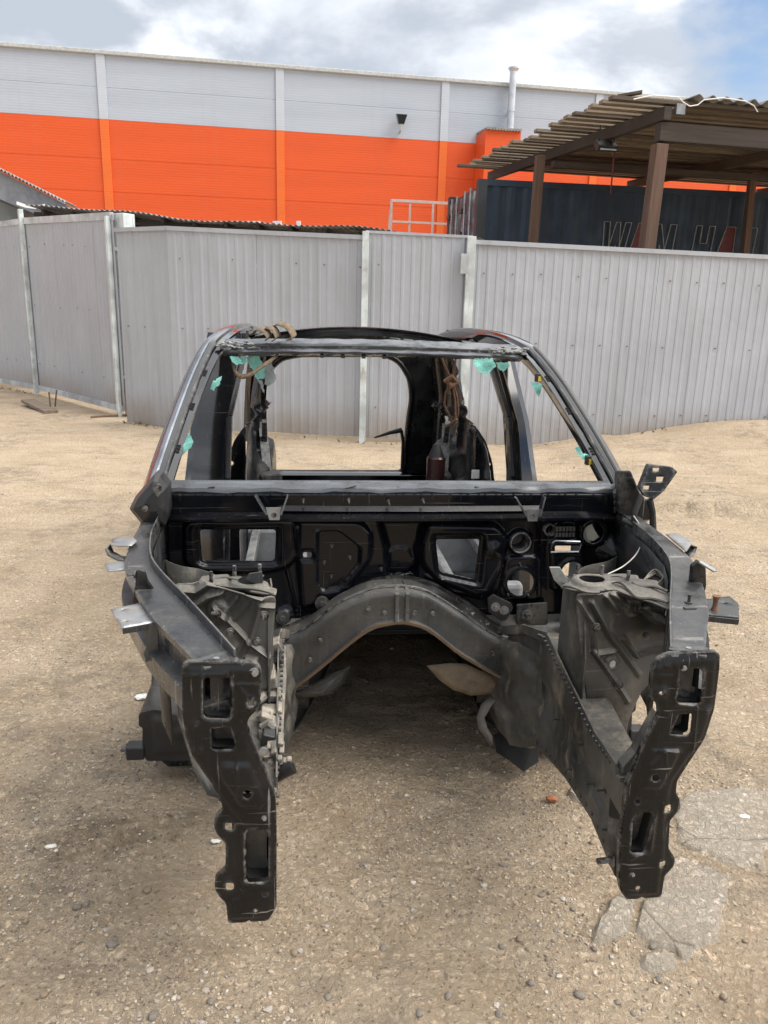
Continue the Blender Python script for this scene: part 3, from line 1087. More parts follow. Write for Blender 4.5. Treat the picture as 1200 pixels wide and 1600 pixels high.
# guard railing on a platform roof in front of the store
M['railp'] = plain('pale_pink_railing', (0.62, 0.47, 0.42), 0.5, var=0.1)
rl = empty('guard_railing', 'pale tubular guard railing in front of the orange wall', 'railing')
D = 17.5
pp = {}
for px in (602, 618, 647, 679, 702):
    pass
mb_h = []
Pt = lambda px, py, D: hitw(px, py, 1, D)
near = [Pt(612, 313, D), Pt(641, 315, D + 0.1), Pt(677, 316.5, D + 0.2), Pt(706, 318, D + 0.3)]
drop = 2.6
for p in near:
    MB().box((p.x, p.y, p.z - drop / 2), (0.045, 0.045, drop)).build('post', M['railp'], rl)
MB().bar(near[0], near[3], 0.05, 0.055).build('top_rail', M['railp'], rl)
MB().bar(near[0] - Vector((0, 0, .42)), near[3] - Vector((0, 0, .42)), 0.04, 0.04).build('mid_rail', M['railp'], rl)
farp = near[0] + Vector((-0.05, 3.2, 0))
for t in (0.34, 0.67, 1.0):
    p = near[0].lerp(farp, t)
    MB().box((p.x, p.y, p.z - drop / 2), (0.04, 0.04, drop)).build('post', M['railp'], rl)
MB().bar(near[0], farp, 0.045, 0.045).build('side_rail', M['railp'], rl)

# ------------------------------------------------------------------ shipping container
CA = R(8)
cc = hitw(748, 279, 1, 14.0)
ctop = cc.z
CH = 2.9
cz0 = ctop - CH
cont = empty('shipping_container', 'navy blue shipping container under the timber canopy', 'container', (cc.x, cc.y, 0), CA)
CL = 12.19
mb = MB()
# corrugated long side (towards the camera = -y)
pts = []
x = 0.16
while x < CL - 0.2:
    pts += [(x, 0.045), (x + 0.075, 0.045), (x + 0.143, 0.012), (x + 0.213, 0.012)]
    x += 0.281
mb.loft([[Vector((p[0], p[1], z)) for p in pts] for z in (cz0 + 0.16, ctop - 0.10)], closed=False)
side = mb.build('corrugated_side', M['navy'], cont)
MB().box((CL / 2, 1.3, (cz0 + ctop) / 2), (CL - 0.3, 2.2, CH - 0.08)).build('body', M['contdark'], cont)
for xx in (0.08, CL - 0.08):
    for yy in (0.08, 2.36):
        MB().box((xx, yy, (cz0 + ctop) / 2), (0.16, 0.16, CH)).build('corner_post', M['contdark'], cont)
MB().box((CL / 2, 0.04, ctop - 0.05), (CL - 0.32, 0.08, 0.1)).build('top_rail', M['navy'], cont)
MB().box((CL / 2, 0.04, cz0 + 0.08), (CL - 0.32, 0.08, 0.16)).build('bottom_rail', M['navy'], cont)
for k, yy in enumerate((0.70, 1.76)):
    d_ = MB().box((0.04, yy, (cz0 + ctop) / 2), (0.06, 1.03, CH - 0.3)).build('door_leaf', M['contdoor'], cont)
    for q in (-0.3, 0.12):
        MB().tube([(-0.03, yy + q, cz0 + 0.1), (-0.03, yy + q, ctop - 0.1)], 0.022, 8).build('lock_rod', M['zinc'], d_)
    for zz in (0.35, 0.9, 1.5, 2.1, 2.5):
        MB().box((-0.02, yy + 0.40, cz0 + zz), (0.06, 0.22, 0.07)).build('hinge', M['contdark'], d_)
for xx in (0.5, 4.2, 8, 11.6):
    for yy in (0.35, 2.1):
        MB().box((xx, yy, cz0 / 2 - 0.05), (0.5, 0.5, cz0 + 0.1)).build('support_block', M['slabc'], cont)
cm = Matrix.Translation((cc.x, cc.y, 0)) @ Matrix.Rotation(CA, 4, 'Z')
cmi = cm.inverted()
cn = (cm.to_3x3() @ Vector((0, -1, 0)))


def on_cont(px, py):
    return cmi @ hit_plane(px, py, cm @ Vector((0, 0, 0)), cn)


LT = on_cont(960, 347).z
LH = 0.78
lets = {'W': (942, 985), 'A1': (979, 1010), 'N': (1018, 1056), 'H': (1081, 1116), 'A2': (1116, 1148), 'I': (1166, 1182)}
SHP = {  # outline strokes in a unit box; closed outline polygons of block letters
    'W': [[(0, 1), (.05, 0), (.28, 0), (.48, .5), (.5, 0), (.7, 0), (1, 1), (.78, 1), (.62, .45), (.6, 1), (.45, 1), (.24, .45), (.22, 1)]],
    'A1': [[(0, 0), (.55, 1), (1, 1), (1, 0), (.74, 0), (.72, .2), (.42, .2), (.30, 0)]],
    'N': [[(0, 0), (.12, 1), (.36, 1), (.58, .45), (.74, 1), (1, 1), (.84, 0), (.6, 0), (.36, .55), (.26, 0)]],
    'H': [[(0, 0), (.16, 1), (.42, 1), (.38, .62), (.68, .62), (.74, 1), (1, 1), (.84, 0), (.58, 0), (.64, .4), (.33, .4), (.27, 0)]],
    'I': [[(0, 0), (.3, 1), (1, 1), (.7, 0)]]}
SHP['A2'] = SHP['A1']
for k, (p0, p1) in lets.items():
    xa, xb = on_cont(p0, 370).x, on_cont(p1, 370).x
    par = None
    pl = [Vector((xa + (xb - xa) * u, 0.0, LT - LH + LH * v)) for u, v in SHP[k][0]]
    lo = MB()
    for i in range(len(pl)):
        lo.bar(pl[i - 1], pl[i], 0.006, 0.022, up=(0, 1, 0))
    lt = lo.build('painted_letter', M['cream'], cont)
    if k[0] == 'A':
        MB().prism([p + Vector((0, 0.004, 0)) for p in pl], (0, 0.004, 0)).build('letter_fill', M['dred'], lt)

# ------------------------------------------------------------------ timber canopy
e2 = Vector((math.cos(R(12)), math.sin(R(12)), 0))
e1 = Vector((-e2.y, e2.x, 0))
A0 = hitw(1040, 182, 1, 10.45)
can = empty('timber_canopy', 'open timber canopy of weathered boards on brown posts', 'canopy', (A0.x, A0.y, 0), R(12))
cmx = Matrix.Translation((A0.x, A0.y, 0)) @ Matrix.Rotation(R(12), 4, 'Z')
cmxi = cmx.inverted()
ZR = A0.z + 0.05


def rz(v):                    # roof rises a little towards the back
    return ZR + 0.037 * v


LEN, WID = 6.6, 9.0
for k, uu in enumerate((0.0, 3.1, 6.2, 9.0)):
    MB().bar((uu, -0.05, rz(-0.05) - 0.02), (uu, LEN, rz(LEN) - 0.02), 0.10, 0.15).build('rafter', M['boarddk'] if k else M['beam'], can)
for vv, hh_ in ((0.06, 0.21), (3.3, 0.10), (6.5, 0.10)):
    MB().bar((-0.05, vv, rz(vv) - 0.18 - hh_ * 0.2), (WID, vv, rz(vv) - 0.18 - hh_ * 0.2), 0.14, hh_).build('cross_beam', M['beam'], can)
for k, vv in enumerate(np.arange(1.1, 6.4, 1.1)):
    pass
bx = random.Random(3)
v = 0.02
bl = []
while v < LEN:
    w = bx.uniform(0.10, 0.15)
    bl.append((v, w))
    v += w + bx.uniform(0.10, 0.17)
for i, (v, w) in enumerate(bl):
    u0 = -0.55 - bx.uniform(0, 0.25) if i > 1 else -0.75
    tilt = bx.uniform(-0.02, 0.02)
    MB().bar((u0, v, rz(v) + 0.105 + tilt * 0.2), (WID, v + tilt, rz(v) + 0.105), w, 0.045).build('roof_board', M['board'] if i % 4 else M['boarddk'], can, bevel=0.004)
# a loose short board lying on the near corner
MB().bar((-0.62, 0.1, rz(0) + 0.15), (-0.36, -0.02, rz(0) + 0.19), 0.09, 0.03).build('loose_board', M['boarddk'], can)
# corrugated slate sheets on top, their wavy edge towards the camera
for k in range(7):
    ua = 0.28 + k * 1.05
    rings = []
    for q in range(0, 49):
        uu = ua + 1.12 * q / 48
        zz = rz(0) + 0.165 + 0.028 * math.sin(2 * math.pi * (uu - 0.28) / 0.19 * 1.0) + (0.006 if k % 2 else 0)
        rings.append((uu, zz))
    MB().loft([[Vector((uu, vv, zz + rz(vv) - rz(0))) for uu, zz in rings] for vv in (-0.16, 1.6, 3.2, 5.0, LEN)], closed=False).build(
        'slate_sheet', M['slate'], can, smooth=True, solid=0.008, angle=60)


def can_pt(px, py, v):
    p0 = cmx @ Vector((0, v, 0))
    return cmxi @ hit_plane(px, py, p0, cmx.to_3x3() @ Vector((0, -1, 0)))


for (pxt, pyt, pxb, pyb, v, w, mt) in ((1034, 200, 1010, 390, 0.06, 0.17, 'postbr'), (842, 275, 833, 380, 3.05, 0.14, 'postbr'),
                                       (1172, 300, 1163, 395, 3.3, 0.12, 'postbr')):
    t, bb = can_pt(pxt, pyt, v), can_pt(pxb, pyb, v)
    f_ = (0.0 - bb.z) / (t.z - bb.z)
    foot = bb + (t - bb) * f_
    MB().bar(foot, Vector((t.x, t.y, rz(v) - 0.36)) if v < 1 else Vector((t.x, t.y, rz(v) - 0.12)), w, w * 0.9).build('post', M[mt], can, bevel=0.01)
t = can_pt(1060, 172, 0.0)
MB().box((t.x, -0.03, t.z), (0.12, 0.06, 0.12)).build('metal_plate', M['zinc'], can)
mb = MB()
q0 = [can_pt(x, y, -0.2) for x, y in ((990, 155), (1020, 149), (1060, 152), (1068, 160), (1078, 166), (1090, 164), (1100, 156), (1130, 153), (1165, 158), (1178, 165), (1184, 175))]
MB().tube(q0, 0.007, 6).build('white_cable', M['litter'], can)
# flood lamp and hanging cord
fl = can_pt(947, 228, 1.4)
flw = cmx @ fl
fo = empty('flood_lamp', 'small black flood lamp hanging under the timber canopy', 'lamp', flw, R(12))
MB().box((0, 0, 0), (0.30, 0.09, 0.17), Matrix.Rotation(R(-55), 3, 'X'), 0.01).build('housing', M['plastic'], fo)
MB().box((0, -0.04, -0.03), (0.24, 0.012, 0.12), Matrix.Rotation(R(-55), 3, 'X')).build('glass', M['lampface'], fo)
up_ = rz(1.4) + 0.07 - fl.z
for s_ in (-0.12, 0.12):
    MB().tube([(s_, 0, 0.04), (s_ * 0.8, 0.02, up_)], 0.012, 6).build('bracket', M['plastic'], fo)
c_ = can_pt(957, 270, 2.2)
MB().tube([(c_.x, 2.2, rz(2.2)), (c_.x, 2.2, rz(2.2) - 0.72)], 0.012, 6).build('red_cord', M['dred'], can)

# ------------------------------------------------------------------ low shed behind the fence
eL, eR = hitw(40, 322, 1, 14.8), hitw(752, 372, 1, 13.1)
sdv = Vector((eR.x - eL.x, eR.y - eL.y, 0))
SL = sdv.length
sa = math.atan2(sdv.y, sdv.x)
shed = empty('low_shed', 'long low shed with corrugated tin eave and dark timber underside', 'shed', (eL.x, eL.y, 0), sa)
smx = Matrix.Translation((eL.x, eL.y, 0)) @ Matrix.Rotation(sa, 4, 'Z')
smxi = smx.inverted()


def on_shed(px, py, v):
    return smxi @ hit_plane(px, py, smx @ Vector((0, v, 0)), smx.to_3x3() @ Vector((0, -1, 0)))


def zE(u):
    return eL.z + (eR.z - eL.z) * u / SL


npan = 8
for k in range(npan):
    ua, ub = SL * k / npan, SL * (k + 1) / npan + 0.04
    pr = []
    nn = int((ub - ua) / 0.0125)
    for q in range(nn + 1):
        uu = ua + (ub - ua) * q / nn
        sag = 0.03 * math.sin(uu * 1.3) + 0.02 * math.sin(uu * 3.1 + 1)
        pr.append((uu, zE(uu) + sag + 0.014 * math.sin(2 * math.pi * uu / 0.10) + 0.004 * (k % 2)))
    MB().loft([[Vector((u, v, z - v * 0.06)) for u, z in pr] for v in (0, 2.0)], closed=False).build('roof_sheet', M['tinroof'], shed, smooth=True, solid=0.004)
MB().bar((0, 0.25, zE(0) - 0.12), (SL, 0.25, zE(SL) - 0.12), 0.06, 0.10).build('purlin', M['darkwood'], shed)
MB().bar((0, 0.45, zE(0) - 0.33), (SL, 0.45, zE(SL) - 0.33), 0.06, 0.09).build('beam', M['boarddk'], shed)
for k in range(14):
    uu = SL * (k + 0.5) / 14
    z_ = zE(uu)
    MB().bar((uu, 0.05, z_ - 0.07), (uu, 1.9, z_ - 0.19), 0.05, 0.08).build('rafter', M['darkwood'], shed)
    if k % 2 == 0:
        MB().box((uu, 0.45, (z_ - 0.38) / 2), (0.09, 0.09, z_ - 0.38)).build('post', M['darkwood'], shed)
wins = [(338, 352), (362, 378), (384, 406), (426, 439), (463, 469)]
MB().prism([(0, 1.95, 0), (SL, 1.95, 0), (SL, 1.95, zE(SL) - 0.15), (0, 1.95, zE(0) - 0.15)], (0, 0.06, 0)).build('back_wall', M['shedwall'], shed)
for (a_, b_) in wins:
    p, q = on_shed(a_, 352, 1.9), on_shed(b_, 352, 1.9)
    MB().box(((p.x + q.x) / 2, 1.92, p.z), (q.x - p.x, 0.03, 0.16)).build('light_gap_panel', M['gap_white'], shed)  # white panels painted as the light showing through gaps

# small outbuilding far left
ob = empty('outbuilding', 'small grey outbuilding with sloping tin roof at the left edge', 'building')
D = 15.6
P_ = lambda x, y, d=D: hitw(x, y, 1, d)
rt, re = P_(-60, 238), P_(108, 322)
lo1, lo2 = P_(-60, 275), P_(30, 326)
mb = MB()
mb.prism([rt, re, re + Vector((-0.05, 0, -0.05)), P_(60, 336), P_(-60, 286)], (0, 0.04, 0)).build('fascia', M['fascia'], ob)
nn = 60
rings = []
for off in (Vector((0, -0.12, 0)), Vector((0, 0.35, -0.03))):
    rings.append([rt.lerp(re, q / nn) + off + Vector((0, 0, 0.05 + 0.022 * math.cos(q * math.pi))) for q in range(nn + 1)])
MB().loft(rings, closed=False).build('roof', M['tinroof'], ob, solid=0.01)
s0, s1 = P_(-60, 290), P_(52, 335)
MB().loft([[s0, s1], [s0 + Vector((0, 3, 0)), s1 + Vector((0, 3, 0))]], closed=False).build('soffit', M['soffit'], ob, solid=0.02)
w0, w1 = P_(-60, 330, D + 0.5), P_(24, 330, D + 0.5)
MB().box(((w0.x + w1.x) / 2, D + 1.8, w0.z / 2 + 0.25), (w1.x - w0.x, 2.4, w0.z + 0.5)).build('wall', M['housewall'], ob)
# torn pale edging drooping from the eave
MB().ribbon([P_(26, 317, D - .3), P_(40, 322, D - .3), P_(55, 324, D - .3), P_(70, 321, D - .3)], 0.06, (0, 0.3, 1)).build('torn_edging', M['litter'], ob, solid=0.006)

# ------------------------------------------------------------------ fence
PITCHR = 0.115


def sheet_mesh(n, h, d=0.0065):
    key = (n, round(h, 2))
    if key in MBx:
        return MBx[key]
    mb = MB()
    pr = []
    for i in range(n):
        x = i * PITCHR
        pr += [(x, 0), (x + 0.068, 0), (x + 0.078, -d), (x + 0.105, -d)]
    pr.append((n * PITCHR, 0))
    mb.loft([[Vector((a, b_, z)) for a, b_ in pr] for z in (0, h * 0.5, h)], closed=False)
    me = bpy.data.meshes.new('profiled_sheet')
    me.from_pydata(mb.v, [], mb.f)
    me.materials.append(M['sheet'])
    MBx[key] = me
    return me


def fence_run(name, label, cat, pa, pb, zb0, zb1, zt0, zt1, capw=0.05, rails=True, posts=(), group='grey profiled sheet fence', bottom_frame=False, capmat='sheet'):
    a, b_ = Vector((pa.x, pa.y, 0)), Vector((pb.x, pb.y, 0))
    d = b_ - a
    L = d.length
    ang = math.atan2(d.y, d.x)
    root = empty(name, label, cat, a, ang, group)
    n_tot = L / PITCHR
    u = 0.0
    k = 0
    scr = MB()
    while u < L - 0.02:
        n = int(min(10, max(1, round((L - u) / PITCHR))))
        t0, t1 = u / L, min(1, (u + n * PITCHR) / L)
        zb_ = zb0 + (zb1 - zb0) * (t0 + t1) / 2
        zt_ = zt0 + (zt1 - zt0) * (t0 + t1) / 2
        o = bpy.data.objects.new('profiled_sheet', sheet_mesh(n, 2.4))
        COL.objects.link(o)
        o.parent = root
        sx = (L - u) / (n * PITCHR) if L - u < 11 * PITCHR and n < 10 else 1
        o.location = (u, (k % 2) * 0.004, zb_)
        o.scale = (sx, 1, (zt_ - zb_) / 2.4)
        o.rotation_euler = (random.uniform(-.004, .004), 0, 0)
        for zz in (0.16, 0.52, 0.86):
            for q in range(1, n, 3):
                if random.random() < 0.35:
                    continue
                scr.box((u + (q + 0.35) * PITCHR * sx, -0.006, zb_ + (zt_ - zb_) * zz + random.uniform(-.01, .01)), (0.013, 0.014, 0.013))
        u += n * PITCHR * sx
        k += 1
    if rails:
        for zz in (0.18, 0.84):
            MB().bar((0, 0.035, zb0 + (zt0 - zb0) * zz), (L, 0.035, zb1 + (zt1 - zb1) * zz), 0.04, 0.05).build('rail', M['gateframe'], root)
    if capw:
        MB().bar((0, 0.0, zt0), (L, 0.0, zt1), 0.05, capw).build('top_cap', M[capmat], root)
    if bottom_frame:
        MB().bar((0, -0.01, zb0 + 0.02), (L, -0.01, zb1 + 0.02), 0.05, 0.08).build('bottom_frame', M['gateframe'], root)
    scr.build('screws', M['hinge'], root)['kind'] = 'stuff'
    for (t, w, hgt, mt) in posts:
        zz = gh((a + d * t).x, (a + d * t).y) - 0.05
        MB().box((L * t, -0.012 - w / 2, (zz + hgt) / 2), (w, w, hgt - zz), None).build('post', M[mt], root, bevel=0.004)
    return root


def Zat(px, py, p):       # height of pixel row on the vertical through plan point p
    return hitw(px, py, 1, p.y).z


F0, F1, F2 = hitw(-40, 597, 2, 0), hitw(62, 616, 2, 0.0), hitw(194, 652, 2, 0.0)
F3, F4, F5, F6, F7 = hitw(199, 660, 2, 0), hitw(275, 672, 2, 0), hitw(566, 688, 2, 0), hitw(722, 694, 2, 0), hitw(1200, 696, 2, 0)
F5 = hitw(566, 690, 2, 0)
F7b = F6 + (F7 - F6) * 1.9
F0b = F1 + (F0 - F1) * 2.2
z01 = Zat(0, 354, hitw(0, 605, 2, 0))
g1t = Zat(60, 346, F1)
g2t = Zat(190, 338, F2)
fence_run('gate_leaf', 'grey sheet gate leaf in pale frame cut off by the left edge', 'gate', F0b, F1, 0.10, 0.10, g1t + (z01 - g1t) * 0.3 - 0.06, g1t, 0.09, True, (), 'grey sheet gate leaves on the left', True, 'gateframe')
fence_run('gate_leaf', 'wide grey sheet gate leaf in pale frame beside the white post', 'gate', F1, F2, 0.10, 0.10, g1t, g2t, 0.10, True,
          ((0.0, 0.07, g1t + 0.18, 'post'), (0.985, 0.06, g2t, 'post')), 'grey sheet gate leaves on the left', True, 'gateframe')
z3, z4 = Zat(204, 360, F3), Zat(275, 357, F4)
z5 = Zat(562, 371, F5)
f1 = fence_run('fence_section', 'short flat fence section right of the tall white gate post', 'fence', F3, F4, 0.0, 0.02, z3, z4)
fence_run('fence_section', 'grey ribbed fence section directly behind the left of the car shell', 'fence', F4, F5, 0.03, 0.06, z4, z5)
zg5, zg6 = Zat(566, 362, F5), Zat(722, 370, F6)
dr = fence_run('fence_door', 'grey sheet door leaf with pale posts in the middle of the fence', 'gate', F5, F6, 0.05, 0.05, zg5, zg6, 0.03, True,
               ((0.0, 0.075, zg5, 'post'), (0.985, 0.10, zg6, 'post')))
MB().box(((F6 - F5).length * 0.93, -0.1, zg6 - 0.3), (0.09, 0.03, 0.22)).build('latch', M['gateframe'], dr)
z6, z7 = Zat(735, 378, F6), Zat(1200, 403, F7)
fence_run('fence_section', 'long grey ribbed fence section on the right below the canopy', 'fence', F6, F7b, 0.0, 0.02, z6, z6 + (z7 - z6) * 1.9, 0.05)
# tall square gate post
gp = empty('gate_post', 'tall square pale post between the left gate and the fence', 'post', (F2.x + 0.10, F2.y + 0.05, 0), R(-30))
zp = Zat(200, 333, F2)
MB().box((0, 0.06, zp / 2), (0.20, 0.20, zp), None, 0.008).build('shaft', M['post'], gp)
for zz in (0.35, 1.9, 2.4):
    MB().tube([(-0.13, -0.08, zz), (-0.13, -0.08, zz + 0.14)], 0.03, 8).build('hinge', M['hinge'], gp)
# clutter along the fence foot
mb = MB()
for (A_, B_, n, dens) in ((F3, F4, 50, 1), (F4, F5, 30, 1), (F5, F6, 40, 1), (F6, F7, 40, 1), (F0, F1, 60, 1)):
    for i in range(n):
        p = A_.lerp(B_, random.random()) + Vector((random.uniform(-.03, .03), random.uniform(-.16, .0), 0))
        z = gh(p.x, p.y)
        h_ = random.uniform(.008, .045)
        a_ = random.uniform(0, 6.28)
        w_ = random.uniform(.004, .02)
        t_ = Vector((math.cos(a_), math.sin(a_), 0))
        mb.add([p + t_ * w_ + Vector((0, 0, z)), p - t_ * w_ + Vector((0, 0, z)), p + Vector((random.uniform(-.05, .05), random.uniform(-.05, .03), z + h_))], [(0, 1, 2)])
tag(mb.build('dry_weeds', M['weed']), 'dry weeds and dead leaves along the foot of the fence', 'weeds', kind='stuff')
# old plank, sticks, brick chip, litter
p0, p1 = hitw(44, 631, 2, 0.03), hitw(80, 644, 2, 0.03)
o = MB().bar(p0 + Vector((0, 0, .05)), p1 + Vector((0, 0, .0)), 0.20, 0.05).build('old_plank', M['plank'], None, bevel=0.008)
tag(o, 'short weathered plank lying in front of the left gate', 'plank')
for k, (a_, b_, r_) in enumerate((((142, 652), (200, 649), 0.018), ((76, 617), (79, 640), 0.012), ((82, 620), (86, 636), 0.012))):
    p, q = hitw(*a_, 2, 0.02), hitw(*b_, 2, 0.02)
    if k:
        p = hitw(b_[0], b_[1], 2, 0.0)
        q = p + Vector((-0.06 + 0.05 * k, 0.02, 0.26))
    o = MB().tube([p, (p + q) / 2 + Vector((0, 0, .01)), q], r_, 6).build('fallen_stick', M['twig'])
    tag(o, ('long dry stick lying on the dirt beside the gate post', 'bent rusty rod sticking up by the plank', 'thin rod leaning right of the bent rod')[k], 'stick')
for k, (px, py, s, mt, lab, nm, cat) in enumerate((
        (862, 1254, 0.028, 'brick', 'orange brick chip near the right front rail', 'brick_chip', 'brick'),
        (80, 1324, 0.022, 'litter', 'white scrap of litter left of the wheel ruts', 'litter_scrap', 'litter'),
        (337, 1322, 0.018, 'litter', 'white paper scrap beside the left front support plate', 'litter_scrap', 'litter'),
        (1162, 1281, 0.020, 'litter', 'pale blue and white wrapper on the right concrete slab', 'litter_scrap', 'litter'),
        (222, 1090, 0.040, 'litter', 'white plastic piece behind the left sill end', 'litter_scrap', 'litter'))):
    w = hitw(px, py, 2, 0)
    V, Fq = pebble_shape(300 + k, 1)
    mb = MB()
    mb.v = [(w.x + v[0] * s, w.y + v[1] * s * 0.6, gh(w.x, w.y) + 0.006 + (v[2] + .5) * s * (0.5 if mt == 'brick' else 0.25)) for v in V]
    mb.f = [tuple(int(i) for i in f) for f in Fq]
    tag(mb.build(nm, M[mt]), lab, cat)

# ------------------------------------------------------------------ stripped car body shell
car = empty('car_body_shell', 'stripped black car body shell without doors, glass, wheels or engine', 'car body', ORG, YAW)


def XZ(pts, y):
    return [(p.x, p.z) for p in (CY(px, py, y) for px, py in pts)]


def XY(pts, z):
    return [(p.x, p.y) for p in (CZ(px, py, z) for px, py in pts)]


def hole_c(px, py, rp, y, n=14):
    c = CY(px, py, y)
    q = CY(px + rp, py, y)
    return circle2((c.x, c.z), abs(q.x - c.x), n)


def crv(P, n=6):
    Q = []
    for i in range(len(P) - 1):
        for k in range(n):
            f_ = k / n
            a1, b1, c1_, d1 = P[max(i - 1, 0)], P[i], P[i + 1], P[min(i + 2, len(P) - 1)]
            Q.append(0.5 * ((2 * b1) + (c1_ - a1) * f_ + (2 * a1 - 5 * b1 + 4 * c1_ - d1) * f_ ** 2 + (3 * b1 - a1 - 3 * c1_ + d1) * f_ ** 3))
    return Q + [P[-1]]


CLOUD = bpy.data.textures.new('lumps', 'CLOUDS')
CLOUD.noise_scale = 0.045


def lumpy(o, strength, levels=2):
    md = o.modifiers.new('sub', 'SUBSURF')
    md.subdivision_type = 'SIMPLE'
    md.levels = md.render_levels = levels
    md = o.modifiers.new('lumps', 'DISPLACE')
    md.texture = CLOUD
    md.texture_coords = 'LOCAL'
    md.strength = strength
    md.mid_level = 0.5
    return o


def stud(parent, p, d, L=0.03, r=0.004, mat='zinc', name='stud'):
    p, d = Vector(p), Vector(d).normalized()
    mb = MB().tube([p, p + d * L], r, 8)
    mb.tube([p, p + d * 0.003], r * 2.4, 10)
    return mb.build(name, M[mat], parent, smooth=True)


# ---- headlamp support plates (the two tall front legs)
cl = crop(180, 1000, 3.529)
crr = crop(780, 980, 3.0)
plL = cl([(370, 140), (385, 125), (660, 120), (780, 133), (800, 165), (800, 300), (790, 370), (735, 425), (720, 470), (740, 520), (880, 860), (886, 1000), (886, 1470),
          (840, 1545), (752, 1550), (738, 1538), (722, 1552), (625, 1558), (615, 1450), (575, 1410), (552, 1370), (552, 1315), (590, 1280), (611, 1260), (612, 1120),
          (560, 1062), (545, 1012), (560, 972), (595, 940), (590, 890), (540, 800), (430, 640), (390, 520), (372, 380)])
plR = crr([(718, 200), (745, 152), (800, 127), (1020, 118), (1031, 130), (1028, 200), (1005, 380), (960, 520), (830, 720), (825, 775), (846, 810), (845, 852), (797, 905), (790, 1035),
           (820, 1080), (818, 1115), (772, 1165), (757, 1262), (680, 1268), (668, 1258), (655, 1270), (597, 1272), (572, 1240), (560, 1180), (566, 1000), (600, 730), (620, 690),
           (690, 520), (752, 410), (748, 365), (712, 330)])
holL = [rnd_poly(cl([(487, 200), (638, 200), (640, 402), (620, 425), (505, 420), (487, 395)]), 4), rnd_poly(cl([(530, 470), (635, 468), (667, 580), (650, 594), (535, 596)]), 4),
        rnd_poly(cl([(607, 1000), (655, 1000), (655, 1045), (607, 1045)]), 4), rnd_poly(cl([(610, 1330), (656, 1330), (656, 1372), (610, 1372)]), 4),
        rnd_poly(cl([(722, 1050), (740, 1035), (830, 1035), (846, 1055), (846, 1300), (830, 1318), (735, 1318), (722, 1300)]), 4),
        circle2(cl([(730, 830)])[0], 7, 14), circle2(cl([(822, 970)])[0], 4, 10), circle2(cl([(826, 1392)])[0], 3.5, 10), circle2(cl([(775, 1478)])[0], 3.2, 10), circle2(cl([(765, 172)])[0], 2.4, 8),
        rnd_poly(cl([(735, 322), (765, 322), (765, 345), (735, 345)]), 2)]
holR = [rnd_poly(crr([(845, 188), (930, 185), (945, 200), (935, 335), (925, 350), (830, 345), (825, 330)]), 4), rnd_poly(crr([(838, 402), (895, 398), (898, 410), (890, 490), (875, 500), (793, 496)]), 4),
        rnd_poly(crr([(768, 825), (802, 825), (802, 862), (765, 862)]), 3), rnd_poly(crr([(744, 1086), (776, 1086), (776, 1117), (744, 1117)]), 3),
        rnd_poly(crr([(640, 870), (665, 858), (715, 862), (718, 880), (680, 1020), (668, 1045), (618, 1050), (612, 1040), (622, 900)]), 4),
        circle2(crr([(722, 692)])[0], 5.6, 14), circle2(crr([(645, 810)])[0], 4, 10), circle2(crr([(645, 1214)])[0], 3.6, 10), circle2(crr([(752, 300)])[0], 3.2, 10), circle2(crr([(615, 1148)])[0], 2.6, 8)]
